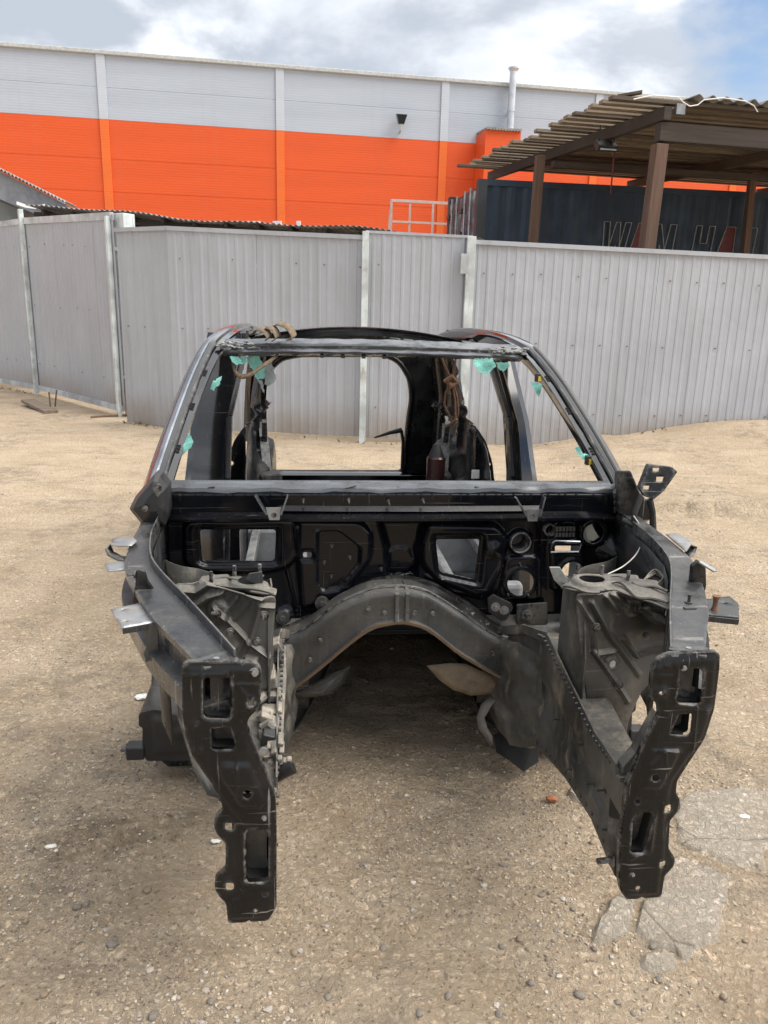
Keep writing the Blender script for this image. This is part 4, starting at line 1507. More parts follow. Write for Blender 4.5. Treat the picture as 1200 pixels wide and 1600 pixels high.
for side_, pl, hol, C_ in ((-1, plL, holL, cl), (1, plR, holR, crr)):
    pl3 = rnd_poly(XZ(pl, 0), 0.006, 2)
    hol3 = [XZ(h, 0) for h in hol]
    W = lambda pts: XZ(C_(pts), 0)
    if side_ < 0:
        ft = [('pad', W([(395, 150), (770, 150), (790, 300), (720, 420), (700, 480), (860, 870), (868, 1450), (830, 1520), (640, 1530), (635, 1430), (700, 1400), (700, 1000), (620, 900), (440, 620), (400, 500)]), 0.005, 0.012),
              ('pad', W([(580, 690), (600, 672), (740, 672), (830, 880), (800, 910), (700, 900), (600, 760)]), 0.007, 0.010),
              ('rib', W([(675, 620), (675, 860)]), 0.003, 0.005), ('rib', W([(530, 620), (535, 800)]), -0.003, 0.006),
              ('rib', W([(640, 235), (790, 235)]), 0.002, 0.004), ('rib', W([(400, 185), (630, 178)]), 0.0025, 0.005), ('rib', W([(680, 245), (735, 310)]), 0.003, 0.006),
              ('dome', W([(750, 345)])[0], 0.022, 0.010), ('dome', W([(450, 455)])[0], 0.012, 0.006), ('dome', W([(475, 600)])[0], 0.01, 0.005), ('dome', W([(775, 1478)])[0], 0.012, 0.004),
              ('dome', W([(632, 1022)])[0], 0.03, 0.005), ('dome', W([(632, 1350)])[0], 0.03, 0.005),
              ('rib', W([(487, 190), (475, 410), (510, 440), (620, 440), (652, 405), (652, 195)]), 0.004, 0.008),
              ('rib', W([(712, 1040), (712, 1320), (850, 1330)]), 0.005, 0.008)]
    else:
        ft = [('pad', W([(735, 190), (800, 145), (1010, 140), (990, 370), (945, 510), (805, 715), (790, 790), (770, 900), (770, 1040), (750, 1160), (740, 1245), (605, 1250), (585, 1190), (600, 900), (640, 720), (770, 420), (760, 330)]), 0.005, 0.012),
              ('pad', W([(670, 740), (700, 640), (760, 570), (840, 560), (800, 650), (745, 745)]), 0.006, 0.010),
              ('rib', W([(720, 570), (850, 570)]), 0.003, 0.005), ('rib', W([(725, 222), (815, 222)]), 0.002, 0.005), ('rib', W([(920, 370), (900, 580)]), 0.003, 0.005),
              ('rib', W([(770, 560), (770, 640)]), 0.002, 0.004), ('dome', W([(752, 300)])[0], 0.022, 0.009), ('dome', W([(965, 378)])[0], 0.015, 0.006), ('dome', W([(840, 195)])[0], 0.0, 0.0) if False else ('dome', W([(785, 170)])[0], 0.01, 0.004),
              ('dome', W([(785, 845)])[0], 0.028, 0.005), ('dome', W([(760, 1100)])[0], 0.028, 0.005), ('rib', W([(725, 860), (700, 1040), (610, 1070)]), 0.005, 0.008),
              ('rib', W([(830, 180), (815, 350), (935, 365), (955, 190)]), 0.004, 0.008)]
    pt = stamped('headlamp_support_plate', pl3, hol3, ft, lambda u, v, h: (u, -h, v), 0.0050, M['black'], car, solid=0.003, rim=0.012, rimdir=(0, 1, 0))
    # closed black pockets behind the big openings, standing in for the shade inside
    for i in (0, 1, 4, 5):
        h2 = hol3[i]
        cx_, cz_ = np.mean(h2, 0)
        dp = 0.12 if i == 4 else 0.06
        big_ = [((p[0] - cx_) * 1.03 + cx_, (p[1] - cz_) * 1.03 + cz_) for p in h2]
        n = len(big_)
        mb = MB().loft([[Vector((p[0], 0.006, p[1])) for p in big_], [Vector((p[0], dp, p[1])) for p in big_]])
        mb.add([Vector((p[0], dp, p[1])) for p in big_], [tuple(range(n))])
        mb.build('shade_pocket', M['rubber_shade'], pt, smooth=True)
    for (x_, y_) in (((765, 172), (825, 970), (820, 610)) if side_ < 0 else ((965, 378), (620, 1148), (860, 180))):
        p = CY(*C_([(x_, y_)])[0], 0)
        stud(pt, p + Vector((0, -0.003, 0)), (0, -1, 0), 0.008, 0.004)
# little bolts on the inner edge of the right leg
p = CY(953, 1353, 0.02)
stud(car, p + Vector((0.012, 0.02, 0)), (-1, -0.1, 0), 0.035, 0.007, 'black', 'bolt')

# ---- upper rails (fender rails)
OUT = [(.835, 1.12), (.822, .95), (.815, .80), (.79, .60), (.738, .45), (.655, .255), (.585, .13), (.52, .015)]
INN = [(.775, 1.12), (.765, .95), (.755, .80), (.722, .62), (.672, .49), (.585, .315), (.515, .17), (.452, .035)]
for s in (-1, 1):
    prof = []
    n_ = len(OUT)
    for i in range(n_):
        t_ = i / (n_ - 1)
        zt_ = 0.935 - 0.018 * t_
        o_, i_ = Vector((s * OUT[i][0], OUT[i][1], zt_)), Vector((s * INN[i][0], INN[i][1], zt_))
        d = (i_ - o_).normalized()
        lip = 0.022 if s < 0 else 0.006
        K = 0.9 if i else 1.0
        prof.append([
            i_ + Vector((0, 0, -0.10)), i_ + Vector((0, 0, lip)), i_ - d * 0.004 + Vector((0, 0, lip)), i_ - d * 0.006 + Vector((0, 0, 0.001)),
            i_ - d * 0.014 + Vector((0, 0, 0)), o_ + d * 0.008 + Vector((0, 0, 0)), o_ + Vector((0, 0, -0.004)), o_ + Vector((0, 0, -0.018)),
            o_ + d * 0.018 + Vector((0, 0, -0.024)), o_ + d * 0.018 + Vector((0, 0, -0.078)), o_ - d * 0.012 + Vector((0, 0, -0.086)),
            o_ - d * 0.012 + Vector((0, 0, -0.135)), o_ + d * 0.02 + Vector((0, 0, -0.145)), i_ + Vector((0, 0, -0.145))])
    # refine along the length
    rings = []
    for i in range(n_ - 1):
        for k in range(5):
            f_ = k / 5
            p0, p1, p2, p3 = prof[max(i - 1, 0)], prof[i], prof[i + 1], prof[min(i + 2, n_ - 1)]
            rings.append([0.5 * ((2 * b1) + (c1_ - a1) * f_ + (2 * a1 - 5 * b1 + 4 * c1_ - d1) * f_ ** 2 + (3 * b1 - a1 - 3 * c1_ + d1) * f_ ** 3)
                          for a1, b1, c1_, d1 in zip(p0, p1, p2, p3)])
    rings.append(prof[-1])
    ur = MB().loft(rings, cap=True).build('upper_rail', M['rail'], car, smooth=True, angle=30)
    e_ = Vector((s * 0.49, 0.03, 0.919))
    # raised end tab with a hole-like dimple on top, and row of weld nuts
    MB().box(e_, (0.075, 0.05, 0.006), Matrix.Rotation(s * R(-32), 3, 'Z'), 0.002).build('end_tab', M['rail'], ur)
    MB().tube([e_ + Vector((0, 0, .002)), e_ + Vector((0, 0, .0045))], 0.006, 12).build('weld_nut', M['zinc'], ur)
    # inner wing wall below the rail
    wall = []
    for z_ in (0.90, 0.72, 0.45):
        wall.append([Vector((s * (q[0] - 0.004), q[1], z_)) for q in INN[:5]])
    MB().loft(wall, closed=False).build('inner_wing', M['inner'], car, smooth=True, solid=0.003)
    # rear of the wheel well and the front of the sill
    c = [Vector((s * a_, y_, z_)) for a_, y_, z_ in ((.60, 0.98, .76), (.835, 1.08, .80), (.60, 1.0, .62), (.835, 1.10, .62), (.60, 1.02, .44), (.838, 1.12, .44), (.60, 0.97, .335), (.835, 1.05, .325), (.60, .90, .295), (.83, .975, .285))]
    rr = []
    for k in range(5):
        a_, b_ = c[2 * k], c[2 * k + 1]
        rr.append([a_.lerp(b_, t) + Vector((0, 0.012 * math.sin(t * 9), 0)) for t in np.linspace(0, 1, 12)])
    MB().loft(rr, closed=False).build('wheel_arch_rear', M['mud'], car, smooth=True, solid=0.003, angle=60)
    pe = [(s * .60, .29), (s * .80, .285), (s * .865, .27), (s * .868, .225), (s * .855, .215), (s * .86, .16), (s * .852, .09), (s * .60, .085)]
    se = stamped('sill_front', rnd_poly(pe, 0.012, 3), [circle2((s * .67, .21), 0.014)], [('pad', [(s * .63, .26), (s * .82, .255), (s * .82, .12), (s * .63, .12)], 0.008, 0.02), ('dome', (s * .73, .20), .03, .006)],
                 lambda u, v, h: (u, 0.99 - h, v), 0.008, M['plastic'], car, solid=0.004, rim=0.2, rimdir=(0, 1, 0))
    MB().box((s * .885, 1.0, .125), (.06, .05, .05), None, 0.006).build('jack_mount', M['plastic'], se)
    stud(se, (s * .915, 1.0, .13), (s, 0, 0), 0.02, 0.008, 'black', 'bolt')
    # hinge pillar, sill, floor edge
    MB().loft([[Vector((s * a_, y_, z_)) for a_, y_ in ((.70, 1.14), (.835, 1.16), (.84, 1.36), (.70, 1.34))] for z_ in (0.12, 0.6, 0.97)], cap=True).build('hinge_pillar', M['gloss'], car, bevel=0.012)
    MB().loft([[Vector((s * a_, y_, z_)) for a_, z_ in ((.66, 0.0), (.80, 0.0), (.87, .08), (.87, .17), (.82, .22), (.66, .22))] for y_ in (1.08, 2.2, 4.34)], cap=True).build('sill', M['black'], car, bevel=0.01)

# ---- main chassis rails
PR = [(-.005, .388, .47, .345, .610), (.06, .388, .47, .350, .604), (.2, .392, .472, .372, .600), (.4, .396, .478, .352, .632), (.62, .400, .490, .300, .672), (.85, .398, .49, .215, .60), (1.02, .37, .50, .17, .52)]
for s in (-1, 1):
    rings = []
    for i in range(len(PR) - 1):
        for k in range(4):
            a_, b_ = np.array(PR[i]), np.array(PR[i + 1])
            y, xi, xo, zb_, zt_ = a_ + (b_ - a_) * k / 4
            if y < 0.035:
                y = 0.036
            st = (zt_ - zb_)
            rings.append([Vector((s * x_, y, z_)) for x_, z_ in ((xi - .012, zt_), (xi - .012, zt_ - .006), (xi, zt_ - .012), (xi, zt_ - st * .36), (xi + .010, zt_ - st * .42), (xi + .010, zt_ - st * .62), (xi, zt_ - st * .68),
                                                                 (xi, zb_ + .012), (xi + .01, zb_), (xo, zb_), (xo, zt_))])
    mr = MB().loft(rings, cap=True).build('chassis_rail', M['mud'], car, smooth=True, angle=35)
    # spot-weld seam lip along the top and studs on the inner face
    mb = MB()
    for i in range(1, len(PR) - 1):
        mb.bar((s * (PR[i][1] - .012), PR[i][0], PR[i][4] + .012), (s * (PR[i + 1][1] - .012), PR[i + 1][0], PR[i + 1][4] + .012), 0.004, 0.028)
    mb.build('weld_flange', M['mud'], mr)
    for (y_, z_) in ((.15, .50), (.22, .47), (.30, .53), (.36, .42), (.10, .43), (.48, .50)):
        stud(mr, (s * .398, y_, z_), (-s, 0, 0), 0.022, 0.003, 'grey')
    mb = MB()
    for i in range(2, 30):
        y_ = .05 + i * .021
        zt_ = float(np.interp(y_, [q[0] for q in PR], [q[4] for q in PR]))
        mb.tube([(s * (PR[2][1] - .020), y_, zt_ + .014), (s * (PR[2][1] - .012), y_, zt_ + .014)], .0045, 8)
        if i % 2:
            zb2 = float(np.interp(y_, [q[0] for q in PR], [q[3] for q in PR]))
            mb.tube([(s * (float(np.interp(y_, [q[0] for q in PR], [q[1] for q in PR])) - .0025), y_, zb2 + .03), (s * .41, y_, zb2 + .03)], .005, 8)
    mb.build('spot_welds', M['grey'], mr)['kind'] = 'stuff'
    # dirt-caked root where the rail meets the bulkhead
    rr = []
    for (y_, xi, xo, zb_, zt_, w_) in ((.66, .402, .47, .30, .58, .0), (.76, .388, .47, .23, .575, .012), (.86, .368, .47, .18, .55, .018), (.96, .35, .47, .19, .525, .012), (1.04, .34, .47, .22, .50, 0)):
        k = 10
        rr.append([Vector((s * (xi + .008 * math.sin(q * 2.1 + y_ * 9)), y_ + .01 * math.sin(q * 1.7), zt_ + (zb_ - zt_) * q / (k - 1))) for q in range(k)] + [Vector((s * xo, y_, zb_)), Vector((s * xo, y_, zt_))])
    lumpy(MB().loft(rr, cap=True).build('rail_root', M['mud'], mr, smooth=True, angle=60), 0.016)
    # outer braces joining support plate and rail (sloping strut behind the plate)
    MB().bar((s * .47, .035, .60), (s * .50, .05, .88), .05, .012, up=(0, 1, 0)).build('plate_brace', M['mud'], mr)

# ---- strut towers
c7, c5 = crop(780, 780, 3.0), crop(150, 740, 3.429)
TW = {
    1: dict(face=c7([(352, 436), (390, 432), (430, 434), (540, 425), (620, 455), (700, 485), (760, 520), (800, 560), (800, 640), (778, 715), (715, 832), (640, 880), (600, 950), (575, 1000), (556, 1110), (480, 1180), (400, 1180), (380, 1000), (366, 800), (356, 620)]),
            ribs=[[(365, 470), (420, 560), (420, 680)], [(420, 470), (500, 620), (635, 800)], [(415, 680), (500, 800), (572, 910)], [(490, 445), (545, 520)], [(530, 440), (585, 488)], [(570, 640), (630, 720), (770, 700)], [(440, 690), (520, 685)]],
            waves=[[(480, 400), (560, 395), (640, 455), (700, 470), (790, 495)], [(560, 420), (640, 470), (720, 560), (790, 590)]],
            pad=(635, 500, 44), boss=(500, 735, 22), top=c7([(285, 412), (330, 385), (400, 362), (480, 352), (600, 352), (660, 380), (720, 395), (800, 440), (800, 520), (700, 485), (620, 455), (540, 425), (430, 438), (340, 428)]),
            hole=(432, 395), bolts=[(455, 600), (560, 870), (690, 640)], lips=[[(470, 372), (540, 366), (600, 372), (650, 400), (720, 412), (790, 440)], [(490, 398), (560, 395), (610, 425), (650, 455), (710, 468), (790, 492)], [(300, 408), (345, 420), (400, 432), (470, 430)]], ear=[(235, 318), (285, 318), (335, 400), (292, 412), (258, 380)]),
    -1: dict(face=c5([(410, 610), (500, 612), (590, 575), (700, 605), (800, 622), (900, 640), (965, 645), (962, 720), (940, 960), (930, 1100), (700, 1100), (640, 1040), (560, 860), (470, 690)]),
             ribs=[[(760, 650), (705, 720)], [(825, 660), (745, 770)], [(965, 700), (880, 690), (830, 860), (760, 1000)], [(640, 720), (760, 820), (830, 880), (940, 950)], [(720, 950), (750, 900)], [(810, 950), (860, 960), (880, 1010)]],
             waves=[[(430, 640), (530, 640), (600, 590), (700, 600), (900, 650)], [(520, 720), (600, 660), (680, 630)]],
             pad=(655, 735, 52), boss=(840, 1005, 26), top=c5([(410, 612), (500, 600), (590, 560), (690, 555), (760, 572), (890, 595), (970, 622), (965, 650), (900, 648), (800, 632), (700, 615), (600, 600), (500, 630)]),
             hole=(830, 592), bolts=[(900, 760), (720, 850), (860, 900)], lips=[[(430, 612), (500, 606), (560, 582), (600, 566), (680, 562), (760, 580)], [(500, 628), (560, 612), (610, 590), (700, 600), (790, 618), (880, 632), (950, 640)]], ear=[(820, 535), (890, 525), (897, 612), (800, 570)])}
for s, T in TW.items():
    C_ = c7 if s > 0 else c5
    yf = 0.42
    W = lambda pts: XZ(C_(pts), yf)
    fc = XZ(T['face'], yf)
    x_in = s * 0.36

    def curve(pts, s=s):
        zz = pts[:, 1]
        d = np.clip((0.90 - zz) / 0.4, 0, 1)
        return 0.05 * sstep(d * 1.4) - 0.03 * sstep((np.abs(pts[:, 0]) - 0.5) / 0.12) + 0.02 * sstep(1 - np.abs(np.abs(pts[:, 0]) - 0.42) / 0.1) * (1 - d)
    ft = [('fn', curve)] + [('rib', W(r_), 0.013, 0.0085) for r_ in T['ribs']] + [('rib', W(r_), 0.020, 0.012) for r_ in T['waves']] + [('fn', lambda p: 0.010 * fbm(p[:, 0], p[:, 1], 12, 3, 17))]
    pc = W([T['pad'][:2]])[0]
    bc = W([T['boss'][:2]])[0]
    ft += [('pad', circle2(pc, 0.026, 18), 0.012, 0.010), ('pad', circle2(bc, 0.018, 14), 0.009, 0.008)]
    tw = stamped('strut_tower', rnd_poly(fc, 0.01, 2), [circle2(bc, 0.010, 12)], ft, lambda u, v, h, yf=yf: (u, yf - h, v), 0.0042, M['tower'], car, solid=0.004)
    pcx = Vector((pc[0], yf - 0.075, pc[1]))
    stud(tw, (pc[0], yf - 0.02, pc[1]), (0.1 * s, -1, 0.45), 0.055, 0.0045, 'black')
    # top plate
    tp = XY(T['top'], 0.905)
    hc = CZ(*C_([T['hole']])[0], 0.905)
    tf = [('pad', circle2((hc.x, hc.y), 0.052, 20), 0.012, 0.014), ('fn', lambda p: 0.012 * fbm(p[:, 0], p[:, 1], 9, 3, 7)), ('rib', [(hc.x + s * .05, hc.y + .02), (hc.x + s * .17, hc.y - .02)], .010, .010), ('rib', [(hc.x + s * .05, hc.y + .05), (hc.x + s * .15, hc.y + .03)], .008, .008)]
    tt = stamped('tower_top', rnd_poly(tp, 0.006, 2), [circle2((hc.x, hc.y), 0.033, 18)], tf, lambda u, v, h: (u, v, 0.905 + h), 0.0045, M['tower'], tw, solid=0.004)
    MB().tube([(hc.x, hc.y, .917), (hc.x, hc.y, .80)], 0.034, 18, cap=False).build('damper_socket', M['rubber_shade'], tw, smooth=True)
    for (dx, dy) in ((.045, .045), (-.02, .055), (.10, .0)):
        stud(tw, (hc.x + s * dx, hc.y + dy, .905), (0, 0, 1), 0.035, 0.005, 'black')
    # inner flank down to the chassis rail, rear flank
    xi0, xo0 = s * 0.400, s * 0.63
    MB().loft([[Vector((xi0 + s * .004, 0.41 - .05 * k, z_)), Vector((xi0, 0.50, z_)), Vector((xi0 + s * .006, 0.57, z_ - .006)), Vector((xi0 + s * .06, 0.60, z_ - .03))] for k, z_ in ((0, .90), (1, .74), (1, .56))], closed=False).build('tower_flank', M['tower'], tw, solid=0.004)
    for ln in T['lips']:
        q_ = crv([CZ(px, py, .912) for px, py in C_(ln)], 5)
        q_ = [v + Vector((0, 0, .004 * math.sin(i * .33))) for i, v in enumerate(q_)]
        MB().tube(q_, .0042, 6).build('folded_lip', M['tower'], tw, smooth=True)
    for k_ in range(3):
        bq = CY(*C_([T['bolts'][k_]])[0], yf - .055)
        MB().tube([bq, bq + Vector((0, -.008, 0))], .008, 8).tube([bq, bq + Vector((0, -.003, 0))], .012, 12).build('bolt', M['black'], tw, smooth=True)
    ear = [CY(px, py, 0.47) for px, py in C_(T['ear'])]
    er = MB().prism(ear, (0, 0.004, 0)).build('ear_tab', M['zinc'] if s > 0 else M['grey'], tw, bevel=0.0015)

# narrow apron flange between tower foot and rail on the left only (the right wheel arch is open)
MB().loft([[Vector((-a_, y_, z_)) for a_, y_, z_ in row] for row in (
    [(.478, .34, .64), (.56, .36, .66), (.63, .38, .74)], [(.478, .20, .60), (.545, .20, .62), (.60, .20, .70)], [(.478, .05, .585), (.52, .05, .60), (.545, .05, .66)])], closed=False).build('apron_gusset', M['mud'], car, smooth=True, solid=0.003)
pg = [CY(x, y, .05) for x, y in crr([(745, 405), (700, 480), (640, 590), (580, 655), (575, 690), (610, 690), (700, 540), (752, 430)])]
MB().prism(pg, (0, .03, 0)).build('leg_flange', M['mud'], car, bevel=.002)

# ---- bulkhead
yB = 1.10
c6 = crop(440, 740, 2.857)
fw = XZ([(262, 772), (958, 772), (962, 860), (955, 1000), (850, 1010), (800, 995), (760, 972), (715, 945), (670, 926), (620, 920), (570, 926), (530, 945), (490, 970), (450, 992), (420, 1010), (280, 1010), (262, 900)], yB)
W5, W6, W7 = (lambda p: XZ(c5(p), yB)), (lambda p: XZ(c6(p), yB)), (lambda p: XZ(c7(p), yB))
fh = [rnd_poly(W5([(557, 296), (965, 296), (958, 455), (940, 465), (585, 462), (570, 455)]), 0.012, 4),
      rnd_poly(W6([(685, 287), (880, 287), (855, 465), (700, 430)]), 0.012, 4),
      circle2(W6([(1060, 480)])[0], 0.047, 22), circle2(W7([(333, 335)])[0], 0.041, 22), circle2(W7([(430, 152)])[0], 0.036, 20), circle2(W6([(1058, 300)])[0], 0.030, 18),
      rnd_poly(W6([(95, 345), (135, 345), (135, 368), (95, 368)]), 0.008, 3), rnd_poly(W7([(255, 212), (370, 212), (370, 238), (255, 238)]), 0.005, 2)]
ff = [('pad', rnd_poly(W5([(475, 245), (1060, 238), (1085, 270), (1080, 420), (1020, 500), (900, 525), (560, 520), (480, 480)]), 0.03, 4), 0.022, 0.022),
      ('pad', rnd_poly(W5([(535, 275), (985, 275), (985, 480), (600, 490), (545, 470)]), 0.02, 4), -0.016, 0.014),
      ('rib', W5([(480, 240), (1060, 235), (1085, 270), (1082, 420), (1020, 505), (1080, 760)]), 0.008, 0.010),
      ('pad', rnd_poly(W6([(60, 205), (350, 208), (398, 260), (396, 370), (270, 545), (90, 600), (75, 400)]), 0.02, 4), 0.020, 0.020),
      ('pad', rnd_poly(W6([(160, 250), (255, 246), (350, 320), (348, 395), (255, 510), (180, 517), (158, 480)]), 0.012, 3), -0.013, 0.010),
      ('rib', W6([(160, 250), (255, 246), (350, 320)]), 0.004, 0.005),
      ('pad', rnd_poly(W6([(85, 330), (145, 330), (145, 385), (85, 385)]), 0.012, 3), -0.008, 0.008),
      ('pad', W6([(440, 215), (650, 215), (610, 330), (600, 470), (480, 470), (470, 330)]), -0.035, 0.03),
      ('pad', circle2(W6([(530, 400)])[0], 0.05, 20), 0.006, 0.005),
      ('pad', rnd_poly(W6([(640, 215), (960, 225), (1000, 290), (985, 380), (940, 500), (880, 545), (690, 470), (625, 400), (620, 260)]), 0.03, 4), 0.026, 0.022),
      ('pad', rnd_poly(W6([(668, 262), (905, 262), (880, 492), (690, 450)]), 0.02, 4), -0.014, 0.012),
      ('rib', W6([(650, 455), (770, 520), (890, 550)]), 0.010, 0.010), ('rib', W6([(990, 260), (1000, 330), (960, 420), (910, 510)]), 0.007, 0.009),
      ('pad', rnd_poly(W6([(1000, 370), (1140, 365), (1145, 560), (960, 560)]), 0.02, 4), 0.012, 0.014),
      ('pad', circle2(W6([(1060, 480)])[0], 0.06, 22), 0.006, 0.006), ('pad', circle2(W6([(1058, 300)])[0], 0.042, 20), 0.02, 0.012),
      ('pad', rnd_poly(W7([(235, 195), (390, 195), (395, 420), (240, 420)]), 0.015, 3), 0.014, 0.014), ('pad', circle2(W7([(333, 335)])[0], 0.052, 20), 0.007, 0.008),
      ('pad', circle2(W7([(435, 150)])[0], 0.055, 22), 0.022, 0.012), ('pad', rnd_poly(W7([(262, 120), (350, 118), (352, 175), (262, 175)]), 0.01, 3), 0.012, 0.010),
      ('rib', W7([(185, 60), (188, 600)]), 0.010, 0.008), ('rib', W6([(0, 160), (300, 163), (700, 163), (1150, 160)]), 0.018, 0.014),
      ('dome', W7([(530, 250)])[0], 0.075, 0.05), ('dome', W5([(1000, 770)])[0], 0.05, 0.03), ('dome', W6([(940, 330)])[0], 0.04, 0.012),
      ('fn', lambda p: 0.004 * fbm(p[:, 0], p[:, 1], 6, 3, 31))]
fire = stamped('bulkhead', fw, fh, ff, lambda u, v, h: (u, yB - h, v), 0.0055, M['fire'], car, solid=0.002)
for (x_, y_, L) in ((300, 120, .025), (478, 125, .03), (632, 120, .025), (97, 120, .025), (1065, 405, .012), (1010, 537, .012), (1100, 537, .012), (225, 325, .01), (305, 375, .012), (190, 398, .008), (222, 460, .01), (445, 428, .008)):
    p = CY(*c6([(x_, y_)])[0], yB - 0.022)
    stud(fire, p + Vector((0, .012, 0)), (0, -1, -0.1), L + .012, 0.0026, 'grey')
# round sockets pressed through the bulkhead, plate with two studs, stud pads
for (pt_, r_) in ((c6([(1058, 300)])[0], .031), (c7([(228, 135)])[0], .016)):
    p = CY(*pt_, yB)
    MB().tube([p + Vector((0, -.03, 0)), p + Vector((0, .05, 0))], [r_ + .004, r_ - .004], 18, cap=False).tube([p + Vector((0, .045, 0)), p + Vector((0, .05, 0))], r_, 18).build('socket', M['black'], fire, smooth=True, solid=0.004)
q = [CY(x, y, yB - .05) for x, y in c6([(920, 560), (945, 540), (1025, 580), (1035, 600), (1005, 655), (985, 660), (925, 620)])]
pl = MB().prism(q, (0, .012, 0)).build('mount_plate', M['plastic'], fire, bevel=0.003)
for (x_, y_) in ((955, 595), (993, 610)):
    stud(pl, CY(*c6([(x_, y_)])[0], yB - .05), (0, -1, 0), .014, .007)
q = [CY(x, y, yB - .06) for x, y in c6([(1060, 600), (1200, 590), (1200, 690), (1060, 690)])]
pl = MB().prism([v + Vector((0, .03, 0)) for v in q], (0, .01, 0)).build('pedal_plate', M['rail'], fire, bevel=0.004)
p = CY(*c6([(1095, 630)])[0], yB - .03)
MB().tube([p, p + Vector((0, -.006, 0))], .02, 16).tube([p, p + Vector((0, -.02, 0))], .009, 8).build('boss', M['black'], pl, smooth=True)
for (x_, y_) in ((180, 575), (5, 640)):
    p = CY(*c6([(x_, y_)])[0], yB - .03)
    MB().tube([p, p + Vector((0, -.012, 0))], .024, 16).tube([p, p + Vector((0, -.02, 0))], .010, 10).build('grommet', M['grey'], fire, smooth=True)
# connector block and paper stuffed in the round opening
p = CY(*c7([(305, 148)])[0], yB - .04)
mb = MB()
for i in range(6):
    for j in range(2):
        mb.box(p + Vector((-.03 + i * .012, -.004, -.012 + j * .02)), (.009, .014, .014))
mb.build('connector', M['plastic'], fire)
q = [CY(x, y, yB + .01) for x, y in c7([(398, 125), (430, 108), (445, 140), (468, 178), (440, 196), (418, 190), (412, 160)])]
MB().prism(q, (0, .01, 0)).build('stuffed_paper', M['cloth'], fire)
q = [CY(x, y, yB - .045) for x, y in c7([(250, 205), (262, 196), (378, 200), (385, 212), (372, 246), (240, 248)])]
MB().tube(q + [q[0]], .004, 6).build('slot_rim', M['silver'], fire, smooth=True)
# two-pronged wiper brackets
for (ax, C_) in ((1, lambda p: [(150 + x / 3.429, 740 + y / 3.429) for x, y in p]),):
    pass
for prong in (c5([(865, 150), (945, 150), (1020, 150)]), c7([(85, 20), (155, 20), (205, 15)])):
    a_, m_, b_ = [CY(x, y, yB - .06) for x, y in prong]
    br = MB().prism([m_ + Vector((-.022, 0, -.02)), m_ + Vector((.028, 0, -.02)), m_ + Vector((.022, 0, -.062)), m_ + Vector((-.010, 0, -.062))], (0, .003, 0)).build('wiper_bracket', M['zinc'], car)
    MB().bar(a_ + Vector((-.006, .005, .02)), m_ + Vector((-.018, 0, -.042)), .005, .03, up=(0, 1, 0)).build('prong', M['silver'], br)
    MB().bar(b_ + Vector((.004, .005, .02)), m_ + Vector((.027, 0, -.042)), .005, .03, up=(0, 1, 0)).build('prong', M['silver'], br)
    MB().tube([m_ + Vector((.004, -.002, -.045)), m_ + Vector((.004, .004, -.045))], .009, 12).build('hole_ring', M['black'], br)

# ---- cowl
mb = MB()
rings = []
for t in np.linspace(0, 1, 40):
    x = -.765 + 1.53 * t
    bow = -0.05 * (1 - (2 * t - 1) ** 2) * 0.0
    w1 = 0.0025 * math.sin(t * 37) + .002 * math.sin(t * 91)
    rings.append([Vector((x, y_ + bow, z_ + (w1 if q in (1, 2) else 0))) for q, (y_, z_) in enumerate(((1.137, .990), (1.132, .996), (1.136, 1.008), (1.155, 1.018), (1.205, 1.021), (1.215, 1.0), (1.19, .955), (1.142, .960)))])
cw = MB().loft(rings, cap=True).build('cowl_beam', M['primer'], car, smooth=True, angle=40)
mb = MB()
for t in np.linspace(0.03, 0.97, 60):
    x = -.765 + 1.53 * t
    if random.random() < 0.22:
        mb.box((x, 1.137 + random.uniform(0, .01), 1.006 + random.uniform(-.008, .008)), (random.uniform(.01, .05), .006, random.uniform(.002, .005)), Matrix.Rotation(random.uniform(-.3, .3), 3, 'Y'))
mb.build('glue_remains', M['glue'], cw)
MB().loft([[Vector((x, y_, z_)) for y_, z_ in ((1.142, .986), (1.132, .955), (1.10, .935), (1.05, .925), (1.05, .918), (1.09, .915))] for x in np.linspace(-.75, .75, 12)], closed=False).build('cowl_tray', M['fire'], car, smooth=True, solid=0.003)

